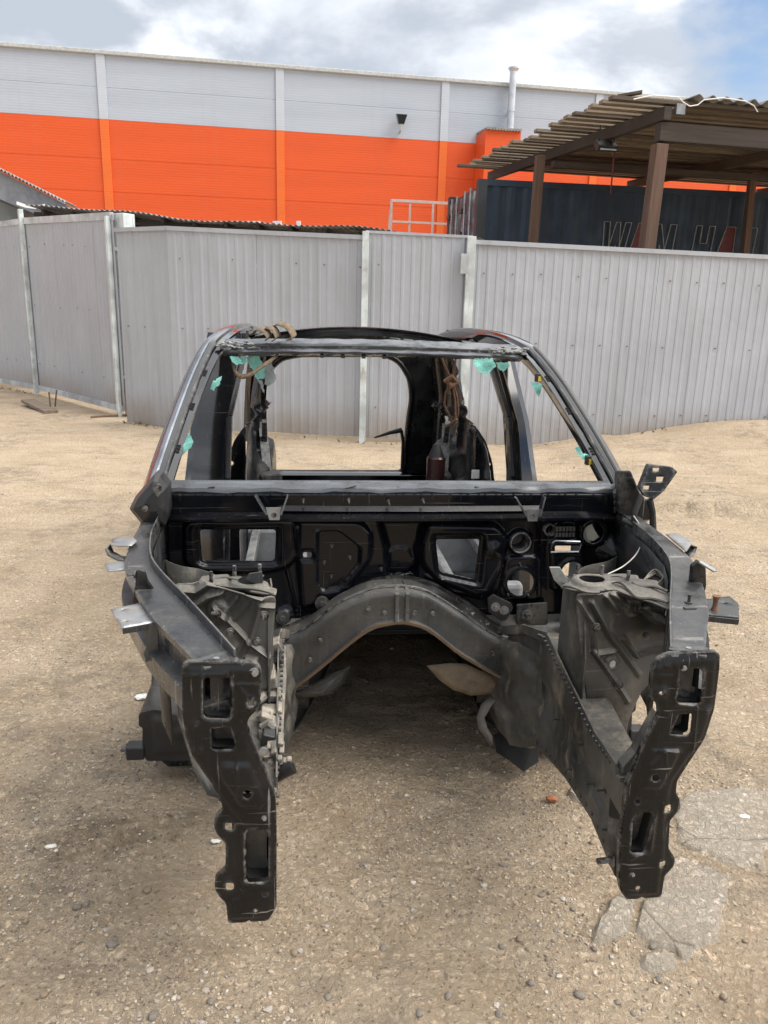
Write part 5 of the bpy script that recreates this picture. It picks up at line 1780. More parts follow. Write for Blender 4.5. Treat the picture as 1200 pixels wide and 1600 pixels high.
# ---- windscreen pillars, roof rails, rear pillars: one closed section swept along each side
PATH = [(.765, 1.12, .965), (.735, 1.40, 1.13), (.700, 1.75, 1.305), (.668, 2.03, 1.415), (.640, 2.22, 1.458), (.612, 2.5, 1.482), (.598, 3.0, 1.485), (.588, 3.6, 1.462), (.585, 4.0, 1.40), (.60, 4.22, 1.28), (.635, 4.34, 1.02), (.66, 4.38, .62)]
SEC = [(0, 0), (.030, .001), (.034, .013), (.046, .018), (.078, .013), (.094, -.006), (.098, -.045), (.06, -.075), (.015, -.055), (0, -.012)]
for s in (-1, 1):
    P = [Vector((s * a_, b_, c_)) for a_, b_, c_ in PATH]
    Q = []
    for i in range(len(P) - 1):
        for k in range(6):
            f_ = k / 6
            a1, b1, c1_, d1 = P[max(i - 1, 0)], P[i], P[i + 1], P[min(i + 2, len(P) - 1)]
            Q.append(0.5 * ((2 * b1) + (c1_ - a1) * f_ + (2 * a1 - 5 * b1 + 4 * c1_ - d1) * f_ ** 2 + (3 * b1 - a1 - 3 * c1_ + d1) * f_ ** 3))
    Q.append(P[-1])
    rings, glue, strip = [], [], []
    for i, p in enumerate(Q):
        t = (Q[min(i + 1, len(Q) - 1)] - Q[max(i - 1, 0)]).normalized()
        o_ = Vector((s, 0, 0))
        o_ = (o_ - t * o_.dot(t)).normalized()
        n_ = t.cross(o_) * (-s)
        if i < 45 and n_.z < 0:
            n_ = -n_
        rings.append([p + o_ * a_ + n_ * b_ for a_, b_ in SEC])
        if i < 20:
            glue.append(p + o_ * .031 + n_ * (.006 + random.uniform(-.002, .003)))
            strip.append([p + o_ * a_ + n_ * b_ for a_, b_ in ((.050, .020), (.056, .024), (.068, .022), (.073, .016))])
    pb_ = MB().loft(rings, cap=True).build('roof_side_frame', M['gloss'], car, smooth=True, angle=35)
    MB().tube(glue, [.006 + random.uniform(0, .003) for _ in glue], 6).build('glue_bead', M['glue'], pb_, smooth=True)
    MB().loft(strip, closed=False).build('pillar_strip', M['silver'] if s < 0 else M['grey'], pb_, smooth=True)  # left strip silvered to paint in a shiny reflection
    for i in (5, 9, 13):
        p = rings[i][1].lerp(rings[i][0], .5)
        t = (Q[i + 1] - Q[i]).normalized()
        mb = MB()
        for k in (-1, 0, 1):
            q = p + t * .016 * k
            mb.box(q, (.012, .008, .010))
        mb.build('clip', M['plastic'], pb_)
    # B pillar
    lv = [((755, 562), 780, 797, 2.42), ((762, 580), 784, 801, 2.38), ((785, 660), 806, 820, 2.24), ((790, 755), 812, 833, 2.12)]
    rings = []
    for (pi, pf, po, yf) in lv:
        f_, o_ = CY(pf, pi[1], yf), CY(po, pi[1], yf)
        if s < 0:
            f_, o_ = f_ + Vector((-.045, 0, 0)), o_ + Vector((.05, 0, 0))
        r_ = CX(pi[0], pi[1], f_.x)
        yr = min(max(r_.y, yf + .12), yf + .34)
        rings.append([Vector((s * x_, y_, z_)) for x_, y_, z_ in ((f_.x, yr, f_.z), (f_.x, yf + .03, f_.z), (f_.x + .012, yf, f_.z), (o_.x, yf, f_.z), (o_.x + .03, yf + .03, f_.z), (o_.x + .02, yr, f_.z))])
    last = rings[-1]
    rings.append([v + Vector((s * .02, -.02, .2 - v.z)) for v in last])
    rings.insert(0, [v + Vector((-s * .015, .04, .10)) for v in rings[0]])
    bp = MB().loft(rings, cap=True).build('centre_pillar', M['gloss'], car, smooth=True, angle=30)
    mb = MB()
    for k in range(len(rings) - 1):
        a_, b_ = rings[k][0].lerp(rings[k][1], .55), rings[k + 1][0].lerp(rings[k + 1][1], .55)
        mb.bar(a_ + Vector((-s * .006, 0, 0)), b_ + Vector((-s * .006, 0, 0)), .012, .06, up=(0, 1, 0))
    mb.build('belt_channel', M['inner'], bp)
    # rear quarter: inner skin with its pressings
    ep = [(p.y, p.z) for p in (CX(x, y, .65) for x, y in ((708, 556), (716, 580), (724, 620), (732, 655), (746, 676), (758, 705), (764, 755)))]
    ol = ep + [(ep[-1][0] - .02, .12), (4.36, .12), (4.36, .62), (4.33, 1.02), (4.2, 1.28), (4.0, 1.39), (3.4, 1.47), (ep[0][0], 1.475)]
    qf = [('pad', [(3.0, .2), (3.0, .62), (3.15, .74), (3.6, .78), (3.9, .62), (3.95, .2)], .10, .06), ('rib', [(3.2, 1.4), (3.15, 1.1), (3.25, .8)], .03, .03), ('rib', [(3.7, 1.4), (3.75, 1.0), (3.9, .7)], .035, .04),
          ('rib', [(2.9, 1.0), (3.6, .95), (4.3, .92)], .025, .03), ('pad', [(3.35, .98), (3.62, .98), (3.6, 1.3), (3.4, 1.32)], -.03, .03), ('dome', (3.3, .88), .06, .03), ('rib', [(3.0, .9), (2.95, .5)], .02, .02),
          ('rib', [(4.05, 1.3), (4.1, .9), (4.1, .4)], .03, .03), ('fn', lambda p: -.06 * sstep((p[:, 1] - .95) / .5) * -1 + .01 * fbm(p[:, 0], p[:, 1], 5, 3, 5))]
    qi = stamped('rear_quarter', ol, [circle2((3.42, .86), .02), circle2((3.3, .80), .014), rnd_poly([(3.7, .84), (3.78, .84), (3.78, .9), (3.7, .9)], .01, 2)], qf, lambda u, v, h, s=s: (s * ((.66 if s > 0 else .605) - h), u, v), 0.022, M['inner'], car, solid=.006)
    # door jamb of the rear quarter, facing forward
    jm = [CY(x, y, 2.74) for x, y in ((727, 661), (741, 665), (756, 688), (766, 722), (771, 765), (768, 800), (722, 800), (722, 720))]
    jp = [(abs(v.x), v.z) for v in jm]
    jp = jp[:-2] + [(jp[5][0] + .03, .18), (.62, .18), (.62, jp[0][1])]
    MBJ = stamped('door_jamb', [(s * a_, b_) for a_, b_ in rnd_poly(jp, .02, 3)], [circle2((s * .70, .78), .012)], [('rib', [(s * a_, b_) for a_, b_ in jp[:6]], .018, .022), ('fn', lambda p: .06 * np.sin(np.clip((p[:, 1] - .2) * 2.2, 0, 3)))],
                  lambda u, v, h: (u, 2.76 - h, v), .012, M['gloss'], car, solid=.004)
    # interior brackets against the quarter
    MB().bar((s * .56, 3.25, .92), (s * .50, 2.95, .42), .05, .02).bar((s * .54, 3.1, .95), (s * .56, 3.45, .45), .03, .03).build('belt_reel_bracket', M['rail'], qi)
    MB().box((s * .50, 3.05, .55), (.12, .14, .22), None, .01).build('side_box', M['rail'], qi)

# ---- roof: front header, crowned rear panel with cut front edge
rings = []
for t in np.linspace(0, 1, 36):
    x = -.66 + 1.32 * t
    cr_ = .014 * (1 - (2 * t - 1) ** 2)
    by = -.05 * (1 - (2 * t - 1) ** 2) + .04
    rings.append([Vector((x, y_ + by, z_ + cr_ + .0015 * math.sin(t * 60 + q))) for q, (y_, z_) in enumerate(((1.985, 1.393), (1.982, 1.400), (1.99, 1.405), (2.03, 1.411), (2.032, 1.422), (2.04, 1.432), (2.11, 1.450), (2.12, 1.44), (2.11, 1.40), (2.03, 1.38)))])
hd = MB().loft(rings, cap=True).build('roof_header', M['primer'], car, smooth=True, angle=30)
mb = MB()
for t in np.linspace(.05, .95, 26):
    x = -.64 + 1.28 * t
    by = -.05 * (1 - (2 * t - 1) ** 2) + .04
    cr_ = .014 * (1 - (2 * t - 1) ** 2)
    mb.box((x, 2.034 + by, 1.418 + cr_), (.046, .012, random.uniform(.007, .013)))
mb.build('glue_bead', M['glue'], hd)
for i in range(4):
    MB().box((.0 + (i - 1.5) * .09 - .1, 2.0, 1.392), (.016, .02, .012)).build('clip', M['plastic'], hd)


crust = MB()
for s in (-1, 1):
    for k in range(46):
        t_ = random.random() ** 1.5
        c_ = Vector((s * (.675 - .16 * t_), 2.02 + random.uniform(-.03, .05), 1.416 + .03 * random.random()))
        V, Fq = SH[k % 8]
        r_ = random.uniform(.004, .013)
        crust.add([c_ + Vector((v[0] * r_ * 1.8, v[1] * r_, v[2] * r_ * .5)) for v in V], [tuple(int(i) for i in f) for f in Fq])
    for k in range(40):
        c_ = Vector((s * (.775 + random.uniform(-.02, .02)), 1.12 + random.uniform(-.02, .06), .96 + random.uniform(-.03, .07)))
        V, Fq = SH[k % 8]
        r_ = random.uniform(.004, .012)
        crust.add([c_ + Vector((v[0] * r_, v[1] * r_, v[2] * r_ * 1.5)) for v in V], [tuple(int(i) for i in f) for f in Fq])
crust.build('sealant_crust', M['crust'], car)['kind'] = 'stuff'


def roof_z(x, y):
    return 1.487 - .17 * (x / .62) ** 2 * .42 - .02 * max(0, y - 3.2) - .10 * max(0, (y - 3.9)) ** 2


rg = []
for y in np.linspace(3.05, 4.22, 12):
    rg.append([Vector((x, y, roof_z(x, y))) for x in np.linspace(-.60, .60, 26)])
MB().loft(rg, closed=False).build('rear_roof_panel', M['gloss'], car, smooth=True, solid=.006)
MB().loft([[Vector((x, y_, roof_z(x, 3.05) + z_)) for y_, z_ in ((3.0, -.004), (3.0, .008), (3.08, .010), (3.1, -.03), (3.02, -.04))] for x in np.linspace(-.58, .58, 24)], cap=True).build('roof_cross_member', M['gloss'], car, smooth=True)

# ---- tailgate frame
op = rnd_poly(XZ([(400, 736), (401, 690), (409, 620), (420, 582), (440, 562), (470, 556), (600, 556), (622, 566), (638, 592), (641, 620), (634, 670), (629, 736)], 4.3), .05, 4)
of = [(-.72, .10), (-.72, 1.0), (-.64, 1.28), (-.58, 1.36), (0, 1.45), (.58, 1.36), (.64, 1.28), (.72, 1.0), (.72, .10)]
rf = stamped('tailgate_frame', of, [op], [('rib', op + [op[0]], .02, .025), ('fn', lambda p: .02 * fbm(p[:, 0], p[:, 1], 6, 2, 3))], lambda u, v, h: (u, 4.3 - h, v), .02, M['inner'], car, solid=.03)
a_, b_ = CY(398, 742, 4.22), CY(634, 742, 4.22)
MB().loft([[Vector((x, y_, a_.z + z_)) for y_, z_ in ((4.20, -.06), (4.20, .0), (4.215, .012), (4.27, .02), (4.36, .012), (4.37, -.06))] for x in np.linspace(-.66, .62, 20)], cap=True).build('tailgate_sill', M['gloss'], rf, smooth=True)
MB().tube([CY(628, 735, 4.1), CY(630, 690, 4.1), CY(627, 672, 4.1)], .012, 8).build('latch_rod', M['plastic'], rf)
MB().tube([CY(628, 672, 4.1), CY(610, 676, 4.1), CY(585, 684, 4.1)], [.02, .014, .006], 8).build('torn_wiring', M['plastic'], rf)

# ---- floor, tunnel, rear bulkhead (underside black and set low to stand in for deep shade)
def fl_z(x):
    a = abs(x)
    return .13 + .38 * float(sstep(np.array((.38 - a) / .24)))


for nm, dz, mt, y0_, y1_ in (('underfloor', 0, 'rubber_shade', 1.06, 4.28), ('cabin_floor', .02, 'floorin', 1.14, 4.2)):  # underfloor coloured black to keep the space beneath dark
    MB().loft([[Vector((x, y, fl_z(x) * (1 if y < 2.6 else max(.55, 1 - (y - 2.6) * .25)) + dz + .008 * math.sin(x * 40) * (1 if dz else 0))) for x in np.linspace(-.68, .68, 60)] for y in np.linspace(y0_, y1_, 14)], closed=False).build(nm, M[mt], car, smooth=True, solid=.004)
for s in (-1, 1):
    MB().box((s * .44, 2.55, .34), (.42, .09, .26), None, .02).build('seat_crossmember', M['floorin'], car)
    MB().box((s * .44, 1.75, .32), (.42, .07, .24), None, .02).build('seat_crossmember', M['floorin'], car)
for x in (-.56, -.32, .32, .56):
    MB().box((x, 2.15, .455), (.04, .82, .05), None, .006).build('seat_track', M['zinc'], car)
# toe boards sloping from bulkhead to floor
for s in (-1, 1):
    MB().loft([[Vector((s * x, y_, z_)) for x in (.30, .45, .60, .74)] for y_, z_ in ((1.09, .56), (1.05, .48), (1.0, .40), (1.02, .33), (1.06, .24), (1.16, .125))], closed=False).build('toe_board', M['grey'], car, smooth=True, solid=.004)

MB().box((0, 4.33, .09), (1.40, .03, .18)).build('rear_light_block', M['black'], car)  # unseen panel added to stop light leaking in under the rear
MB().box((0, 3.2, .13), (1.30, .25, .26)).build('rear_subframe_mount', M['rubber_shade'], car)

# ---- arched front cross member
yC = .958
top_px = [(420, 996), (440, 985), (492, 967), (545, 929), (590, 910), (629, 907), (678, 915), (737, 950), (772, 978), (810, 990), (850, 994)]
fac_px = [(420, 1010), (440, 1006), (475, 995), (527, 953), (580, 929), (625, 925), (667, 931), (720, 964), (772, 1002), (793, 1008), (850, 1012)]
bot_px = [(420, 1092), (445, 1086), (475, 1064), (510, 1036), (545, 1006), (580, 980), (629, 971), (667, 981), (720, 1024), (776, 1056), (815, 1074), (850, 1080)]
tp_ = np.array([(q.x, q.z) for q in (CY(x, y, 1.06) for x, y in top_px)])
fp_ = np.array([(q.x, q.z) for q in (CY(x, y, yC) for x, y in fac_px)])
bp_ = np.array([(q.x, q.z) for q in (CY(x, y, yC - .01) for x, y in bot_px)])
XS = np.linspace(-.43, .47, 70)


def smooth_interp(P):
    z = np.interp(XS, P[:, 0], P[:, 1])
    for _ in range(6):
        z[1:-1] = (z[:-2] + 2 * z[1:-1] + z[2:]) / 4
    return z


zt_a, zf_a, zb_a = smooth_interp(tp_), smooth_interp(fp_), smooth_interp(bp_)
AP = [(x, zb_, zf_) for x, zb_, zf_ in zip(XS, zb_a, zf_a)]
rings, ledge = [], []
for x, zt_, zf_, zb_ in zip(XS, zt_a, zf_a, zb_a):
    rings.append([Vector((x, y_, z_)) for y_, z_ in ((1.06, zf_ + .012), (1.0, zf_ + .010), (.985, zf_ + .006), (.966, zf_ + .004), (yC + .001, zf_ - .006), (yC, zf_ - .014), (yC + .004, zf_ - .03), (yC + .004, zb_ + .026), (yC, zb_ + .010), (yC - .012, zb_ + .006), (yC - .012, zb_), (1.0, zb_), (1.06, zb_ + .01))])
    ledge.append([Vector((x, y_, z_)) for y_, z_ in ((1.10, zt_ + .006), (1.06, zt_ + .004), (1.045, zt_ - .002), (1.03, zt_ - .012), (.995, zf_ + .014), (.988, zf_ + .008))])
MB().loft(ledge, closed=False).build('bulkhead_flange', M['black'], fire, smooth=True, solid=.003)
MB().loft([[Vector((x, 1.045, zb_ + .012)) for x, zb_ in zip(XS, zb_a)], [Vector((x, 1.075, min(zb_ + .012, fl_z(x) + .006))) for x, zb_ in zip(XS, zb_a)]], closed=False).build('tunnel_shade_panel', M['rubber_shade'], car, smooth=True, solid=.003)  # black panel added to shut out stray light and darken the tunnel
cx_ = MB().loft(rings, cap=True).build('arched_cross_member', M['grey'], car, smooth=True, angle=40)
mb = MB()
for i in range(1, len(AP) - 1):
    a_, b_ = AP[i], AP[i + 1] if i + 1 < len(AP) else AP[i]
    mb.bar((a_[0], .944, a_[1] + .002), (b_[0], .944, b_[1] + .002), .008, .009)
mb.build('rusty_lower_lip', M['rustlip'], cx_)
for x in (-.012, .022):
    MB().loft([[Vector((x + dx, y_, z_)) for dx in (-.006, .006)] for y_, z_ in ((1.04, zf_a[33] + .012), (.985, zf_a[33] + .008), (.955, zf_a[33] - .006), (.950, zb_a[33] + .03), (.942, zb_a[33] + .004))], closed=False).build('joint_strap', M['grey'], cx_, solid=.005)
for (px, py) in ((576, 950), (600, 957), (648, 957), (676, 958), (484, 1030), (769, 1020), (500, 1000)):
    p = CY(px, py, .957)
    MB().tube([p, p + Vector((0, -.007, 0))], .008, 10).build('bolt', M['black'], cx_, smooth=True)
p = CY(806, 1028, .95)
MB().box(p, (.03, .02, .07), None, .003).build('bracket_slot', M['rubber_shade'], cx_)

# ---- heat shield, torn liners below the floor
hs = [CY(x, y, 1.0) for x, y in ((668, 1040), (700, 1036), (728, 1037), (760, 1052), (785, 1062), (782, 1074), (768, 1084), (735, 1087), (706, 1078), (684, 1062))]
ct = sum(hs, Vector()) / len(hs)
mb = MB()
for ring in (1.0, .66, .33):
    pass
rr = [[ct + (p - ct) * f_ + Vector((.004 * math.sin(p.z * 300), -.008 * (1 - f_ ** 2), 0)) for p in hs] for f_ in (1.0, .7, .4, .02)]
MB().loft(rr).build('heat_shield', M['shield'], car, smooth=True, solid=.002)
hl = [CY(x, y, 1.02) for x, y in ((440, 1085), (470, 1078), (520, 1052), (548, 1040), (540, 1065), (522, 1085), (480, 1090), (450, 1092))]
ct = sum(hl, Vector()) / len(hl)
MB().loft([[ct + (p - ct) * f_ + Vector((0, -.03 * (1 - f_ ** 2), 0)) for p in hl] for f_ in (1.0, .7, .4, .02)]).build('underbody_bulge', M['grey'], car, smooth=True, solid=.002)
fl_ = [(CY(768, 1087, 1.0), CY(781, 1089, .98)), (CY(752, 1100, .98), CY(768, 1103, .96)), (CY(745, 1120, .96), CY(757, 1122, .95)), (CY(747, 1138, .95), CY(762, 1138, .94)), (CY(758, 1152, .94), CY(769, 1150, .92)), (CY(768, 1168, .93), CY(770, 1158, .91))]
MB().add([v for pr in fl_ for v in pr], [(2 * i, 2 * i + 1, 2 * i + 3, 2 * i + 2) for i in range(5)]).build('torn_strip', M['flap'], car, smooth=True, solid=.002)
ff_ = [CY(x, y, d) for x, y, d in ((772, 1150, 1.05), (800, 1135, 1.08), (838, 1150, 1.02), (842, 1190, .93), (818, 1206, .90), (795, 1188, .95), (775, 1175, 1.0))]
MB().prism(ff_, (0, .004, .002)).build('torn_liner', M['rubber_shade'], car)

# ---- left hinge cover and right fender bracket
hc_ = [CY(x, y, 1.02) for x, y in ((241, 741), (250, 744), (262, 760), (263, 800), (258, 822), (228, 824), (221, 818), (202, 795), (212, 775))]
ctr = CY(238, 785, .955)
mb = MB().loft([[v + Vector((0, .07, 0)) for v in hc_], hc_, [ctr + (v + Vector((0, -.02, 0)) - ctr) * .80 for v in hc_], [ctr + (v - ctr) * .35 + Vector((0, -.004, 0)) for v in hc_]])
mb.add([ctr + (v - ctr) * .35 + Vector((0, -.004, 0)) for v in hc_], [tuple(range(len(hc_)))])
hcv = mb.build('hinge_cover', M['plastic'], car, bevel=.004)
for (x_, y_, r_) in ((247, 762, .013), (227, 794, .009)):
    p = CY(x_, y_, .965)
    MB().tube([p, p + Vector((0, -.012, 0))], r_, 16).tube([p, p + Vector((0, -.016, 0))], r_ * .45, 6).build('screw', M['black'], hcv, smooth=True)
bk = [CY(x, y, 1.0) for x, y in ((996, 760), (1014, 727), (1050, 731), (1056, 737), (1032, 764), (1015, 776), (1002, 772))]
bh = [[CY(x, y, 1.0) for x, y in q] for q in (((1019, 731), (1030, 731), (1028, 736), (1019, 736)), ((1023, 744), (1035, 744), (1032, 751), (1022, 751)), ((1001, 757), (1011, 757), (1009, 762), (1001, 762)))]
stamped('fender_bracket', [(v.x, v.z) for v in bk], [[(v.x, v.z) for v in q] for q in bh], [('fn', lambda p: .3 * (p[:, 1] - 1.05))], lambda u, v, h: (u, .98 + h, v), .008, M['black'], car, solid=.004, rim=.02, rimdir=(0, 1, 0))
MB().loft([[CY(x, y, 1.05) for x, y in ((965, 735), (985, 735), (1000, 770), (1026, 800), (1015, 812), (985, 815), (965, 800))], [CY(x, y, 1.14) for x, y in ((960, 735), (985, 735), (1000, 770), (1026, 800), (1010, 816), (980, 820), (960, 800))]], cap=True).build('hinge_block', M['black'], car, bevel=.006)
MB().tube([CY(1002, 775, .98), CY(992, 800, .97), CY(990, 815, .97), CY(1005, 828, .98)], .010, 8).tube([CY(1015, 780, .98), CY(1020, 800, .98), CY(1020, 835, .98)], [.012, .010, .014], 8).build('hinge_arm', M['plastic'], car, smooth=True)
# wires of the right corner
MB().tube([CY(972, 812, .98), CY(990, 822, .96), CY(1005, 830, .96), CY(1025, 842, .97)], .009, 8).build('loom_sleeve', M['rubber_shade'], car, smooth=True)
MB().tube(crv([CY(990, 806, .96), CY(1002, 826, .95), CY(1003, 845, .9), CY(994, 866, .82), CY(975, 884, .75), CY(952, 896, .66), CY(935, 904, .6), CY(918, 916, .52)]), .0020, 6).build('pale_wire', M['wire'], car, smooth=True)
mb = MB()
for k in range(7):
    mb.tube(crv([CY(1005 + 3 * k, 908 - 2 * k, .58), CY(1022 + 2 * k, 890 + 3 * k, .62), CY(1036, 902 + 4 * k, .58), CY(1022, 915 + 2 * k, .5)]), .0022, 5)
mb.build('wire_bundle', M['dirtplastic'], car, smooth=True)
# ---- brackets along the upper rails
def plate(pts, z, th, mat, name='rail_bracket', holes=(), drop=0.0):
    poly = XY(pts, z)
    h3 = [circle2(XY([h[:2]], z)[0], h[2], 10) for h in holes]
    return stamped(name, rnd_poly(poly, .004, 2), h3, [], lambda u, v, h: (u, v, z), .012, M[mat], car, solid=th)


o = plate([(173, 953), (225, 942), (250, 962), (247, 972), (191, 982)], .905, .004, 'zinc', holes=((197, 972, .004), (193, 954, .005)))
MB().loft([[CZ(191, 982, .905), CZ(247, 972, .905)], [CZ(191, 982, .905) + Vector((0, .002, -.014)), CZ(247, 972, .905) + Vector((0, .002, -.014))]], closed=False).build('lip', M['grey'], o, solid=.003)
lb = [CY(x, y, .25) for x, y in ((222, 975), (247, 975), (248, 1028), (236, 1030), (228, 1036), (224, 1020), (229, 1010))]
MB().prism(lb, (0, .004, 0)).build('hanging_bracket', M['grey'], o, bevel=.001)
ub = [CY(x, y, .42) for x, y in ((212, 893), (216, 890), (226, 893), (230, 908), (246, 930), (243, 944), (206, 946), (211, 915))]
ub_ = MB().prism(ub, (0, .012, 0)).build('upright_bracket', M['black'], car, bevel=.002)
stud(ub_, CY(212, 898, .42), (-1, 0, .1), .02, .004, 'black')
for (q, z) in (([(163, 881), (186, 878), (204, 880), (204, 890), (168, 893)], .912), ([(176, 842), (207, 839), (214, 846), (206, 853), (173, 853)], .938)):
    plate(q, z, .003, 'zinc', 'side_tab')
tb = [CZ(174, 850, .938), CZ(169, 856, .93), CZ(173, 865, .915), CZ(186, 872, .908), CZ(200, 874, .908)]
MB().ribbon(tb, .035, (0.2, 1, 0)).build('curled_tab', M['grey'], car, smooth=True, solid=.003)
o = plate([(1098, 938), (1140, 933), (1153, 944), (1155, 966), (1110, 962), (1098, 960)], .905, .005, 'grey', holes=((1133, 944, .006),))
MB().loft([[CZ(1098, 962, .905), CZ(1155, 968, .905)], [CZ(1098, 962, .905) + Vector((0, .002, -.014)), CZ(1155, 968, .905) + Vector((0, .002, -.014))]], closed=False).build('lip', M['grey'], o, solid=.003)
p = CZ(1116, 955, .905)
MB().tube([p, p + Vector((0, 0, .012)), p + Vector((0, 0, .030)), p + Vector((0, 0, .040))], [.010, .006, .006, .010], 10).build('rusty_bolt', M['rusty'], o, smooth=True)
ub = [CY(x, y, .42) for x, y in ((1080, 905), (1082, 885), (1092, 876), (1103, 884), (1104, 915), (1098, 940), (1078, 930))]
ub_ = MB().prism(ub, (0, .015, 0)).build('upright_bracket', M['black'], car, bevel=.002)
MB().bar(CY(1094, 878, .42), CY(1118, 893, .38), .014, .004).build('cable_tie', M['zinc'], ub_)
plate([(1040, 835), (1060, 834), (1082, 848), (1072, 862), (1058, 850)], .935, .003, 'zinc', 'side_tab')
tb = [CZ(1074, 850, .93), CZ(1083, 852, .915), CZ(1080, 862, .90), CZ(1070, 872, .90)]
MB().ribbon(tb, .035, (-0.2, 1, 0)).build('curled_tab', M['black'], car, smooth=True, solid=.003)
p = CZ(1076, 942, .922)
stud(car, p, (0, 0, 1), .022, .004, 'grey')
MB().box(CZ(1078, 950, .923), (.03, .012, .004), None, .001).build('clip', M['grey'], car)

# ---- cable duct on the inner side of the left chassis rail
duct = MB().loft([[CY(x, y, d) + Vector((dx, 0, 0)) for dx in (0, .018)] for x, y, d in ((436, 1012, .62), (437, 1060, .5), (433, 1110, .36), (430, 1160, .24), (428, 1215, .13))], closed=False).build('cable_duct', M['dirtplastic'], car, solid=.012)
for (x, y, d, w, h) in ((434, 1008, .60, .022, .03), (434, 1032, .55, .03, .02), (423, 1062, .42, .03, .03), (424, 1085, .40, .05, .02), (420, 1112, .34, .04, .02), (416, 1118, .30, .03, .018), (424, 1135, .28, .03, .035), (419, 1150, .24, .03, .03),
                        (428, 1165, .21, .03, .022), (425, 1178, .19, .035, .02), (433, 1192, .17, .03, .018), (430, 1172, .18, .014, .02), (438, 1157, .2, .014, .016), (440, 1170, .18, .012, .014), (437, 1106, .33, .012, .01), (417, 1024, .5, .028, .035)):
    MB().box(CY(x, y, d), (w, .05, h), Matrix.Rotation(random.uniform(-.5, .5), 3, 'Y'), .003).build('duct_block', M['dirtplastic'] if random.random() < .75 else M['plastic'], duct)
for pth in ([(424, 1040, .5), (423, 1068, .44), (410, 1090, .36), (404, 1096, .34)], [(404, 1115, .3), (412, 1122, .3), (424, 1116, .3)], [(408, 1140, .26), (414, 1162, .24), (412, 1180, .2), (424, 1196, .16)], [(409, 1136, .26), (418, 1130, .26), (426, 1140, .26), (424, 1158, .24)],
            [(428, 1180, .18), (424, 1195, .16), (425, 1205, .15)]):
    MB().tube([CY(x, y, d) for x, y, d in pth], [.010] + [.012] * (len(pth) - 2) + [.008], 8).build('duct_hose', M['dirtplastic'], duct, smooth=True)
MB().tube([CY(432, 1212, .13), CY(444, 1205, .12), CY(458, 1198, .12)], .016, 12).build('plug', M['plastic'], duct, smooth=True)
for x, y in ((437, 1186), (446, 1190), (452, 1188)):
    MB().box(CY(x, y, .13), (.012, .02, .012), None, .003).build('plug_clip', M['dirtplastic'], duct)

# ---- mint film remains, clips, straps
def shard(pts, y, mat, curl=.0045):
    pts = resample(pts, 2.2)
    pts = [(px + random.uniform(-1.3, 1.3), py + random.uniform(-1.3, 1.3)) for px, py in pts]
    v = [CY(px, py, y) for px, py in pts]
    ct = sum(v, Vector()) / len(v)
    ph = random.uniform(0, 6)
    rings = []
    for f_ in (1.0, .8, .6, .4, .2, .02):
        rg_ = []
        for p in v:
            q = ct + (p - ct) * f_
            q = q + Vector((0, curl * (math.sin(q.x * 70 + q.z * 40 + ph) + math.sin(q.z * 90 - q.x * 30 + ph * 2) + random.uniform(-.35, .35)) * .5, 0))
            rg_.append(q)
        rings.append(rg_)
    return MB().loft(rings).build('glass_film_remnant', M[mat], car, solid=.0008)


shard([(740, 560), (770, 560), (775, 572), (768, 580), (760, 587), (748, 580), (742, 572)], 2.0, 'film')
shard([(775, 566), (792, 566), (797, 572), (786, 580), (778, 576)], 2.02, 'film')
shard([(358, 556), (372, 558), (380, 568), (370, 570), (362, 565)], 2.02, 'film')
shard([(374, 557), (384, 557), (386, 567), (378, 568)], 2.04, 'film')
shard([(386, 558), (404, 556), (414, 575), (412, 593), (402, 592), (392, 575)], 2.08, 'film')
shard([(412, 572), (424, 566), (432, 592), (420, 604), (413, 600)], 2.10, 'filmgrey')
shard([(402, 590), (410, 596), (414, 615), (408, 606)], 2.10, 'filmgrey')
shard([(332, 596), (338, 592), (347, 588), (343, 600), (334, 610), (328, 608)], 1.72, 'film')
shard([(280, 706), (290, 690), (294, 676), (302, 688), (297, 700), (284, 712)], 1.36, 'film')
shard([(829, 596), (838, 598), (846, 600), (846, 615), (842, 620), (836, 610)], 1.80, 'film')
shard([(898, 700), (904, 698), (912, 708), (922, 712), (920, 722), (908, 716)], 1.34, 'film')
for (x, y, d) in ((840, 590, 1.8), (919, 719, 1.33)):
    k = MB().box(CY(x, y, d), (.022, .02, .035), None, .003).build('trim_clip', M['plastic'], car)
    MB().box(CY(x, y, d) + Vector((.004, -.012, -.004)), (.010, .006, .02)).build('clip_pad', M['yellow'], k)
# things in the back
p = CX(680, 735, .44)
p = Vector((.42, 3.0, .62))
p0_ = CY(680, 752, 3.0)
can_ = MB().tube([p0_, p0_ + Vector((0, 0, .14)), p0_ + Vector((0, 0, .15))], [.055, .055, .045], 20).build('gas_canister', M['maroon'], car, smooth=True)
MB().tube([p0_ + Vector((0, 0, .15)), p0_ + Vector((0, 0, .22))], [.045, .02], 14).build('canister_neck', M['plastic'], can_, smooth=True)
p1_ = CY(743, 741, 2.66)
MB().box(p1_, (.045, .01, .05), None, .004).build('striker', M['litter'], car)

W_ = lambda p: Matrix.Translation(ORG) @ Matrix.Rotation(YAW, 4, 'Z') @ p


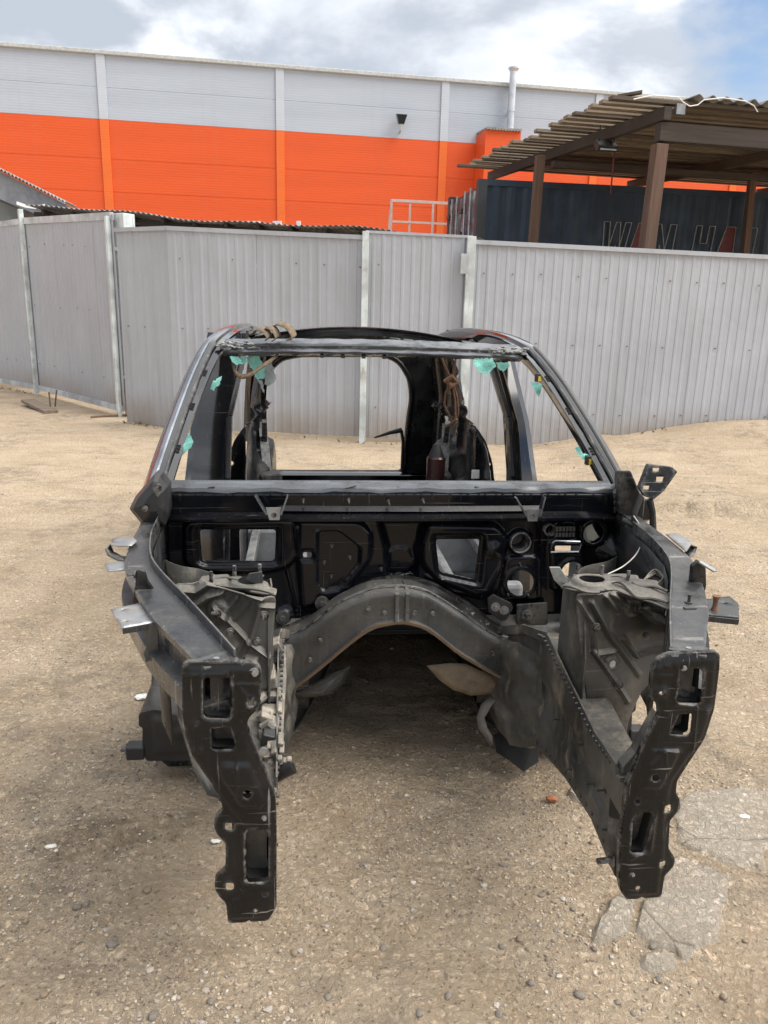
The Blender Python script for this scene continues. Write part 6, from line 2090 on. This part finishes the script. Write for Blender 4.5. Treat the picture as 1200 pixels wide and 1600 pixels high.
def webbing(paths, w, lab, name, mat, wd=(0, 1, .2), th=.003, cat='strap'):
    root = empty(name, lab, cat, W_(paths[0][0]) * 1.0, 0)
    inv = Matrix.Translation(-W_(paths[0][0]))
    for P in paths:
        Q = []
        for i in range(len(P) - 1):
            for k in range(5):
                f_ = k / 5
                a1, b1, c1_, d1 = P[max(i - 1, 0)], P[i], P[i + 1], P[min(i + 2, len(P) - 1)]
                Q.append(inv @ W_(0.5 * ((2 * b1) + (c1_ - a1) * f_ + (2 * a1 - 5 * b1 + 4 * c1_ - d1) * f_ ** 2 + (3 * b1 - a1 - 3 * c1_ + d1) * f_ ** 3)))
        Q.append(inv @ W_(P[-1]))
        MB().ribbon(Q, w, wd).build('band', M[mat], root, smooth=True, solid=th)
    return root


webbing([[CY(x, y, d) for x, y, d in ((396, 522, 2.1), (402, 514, 2.06), (412, 515, 2.04), (420, 524, 2.0), (418, 530, 2.0))],
         [CY(x, y, d) for x, y, d in ((410, 518, 2.12), (418, 511, 2.06), (428, 514, 2.02), (434, 526, 2.0), (428, 531, 2.02))],
         [CY(x, y, d) for x, y, d in ((424, 514, 2.12), (433, 506, 2.06), (446, 508, 2.02), (455, 516, 2.0), (459, 527, 1.99), (450, 530, 2.0))]],
        .055, 'tan webbing strap wrapped over the left end of the windscreen header', 'webbing_strap', 'strap', (0.3, 1, .3))
webbing([[CY(x, y, d) for x, y, d in ((362, 562, 2.05), (366, 578, 2.03), (376, 588, 2.0), (392, 585, 1.98), (410, 572, 1.98), (425, 562, 2.0), (435, 554, 2.02))]],
        .022, 'tan webbing loop hanging below the left end of the windscreen header', 'webbing_strap', 'strap', (0.1, .5, 1))
rope = empty('knotted_cord', 'knotted brown cord hanging inside the shell behind the windscreen opening', 'cord', W_(CY(705, 590, 2.9)))
iv2 = Matrix.Translation(-W_(CY(705, 590, 2.9)))
for pth in ([(690, 558), (696, 575), (704, 590), (708, 600)], [(712, 560), (710, 578), (706, 592)], [(706, 594), (696, 615), (694, 632), (702, 650)], [(707, 596), (714, 620), (716, 640), (714, 655)], [(706, 596), (711, 625), (712, 660)], [(714, 655), (704, 662), (696, 668)]):
    MB().tube([iv2 @ W_(CY(x, y, 2.9 + .02 * i)) for i, (x, y) in enumerate(pth)], .0065, 7).build('strand', M['rope'], rope, smooth=True)
kc = iv2 @ W_(CY(705, 594, 2.88))
MB().tube([kc + Vector((-.03, 0, -.01)), kc + Vector((0, -.02, .02)), kc + Vector((.03, 0, -.01)), kc + Vector((0, -.02, -.03)), kc + Vector((-.02, 0, .0))], .018, 8).build('knot', M['rope'], rope, smooth=True)
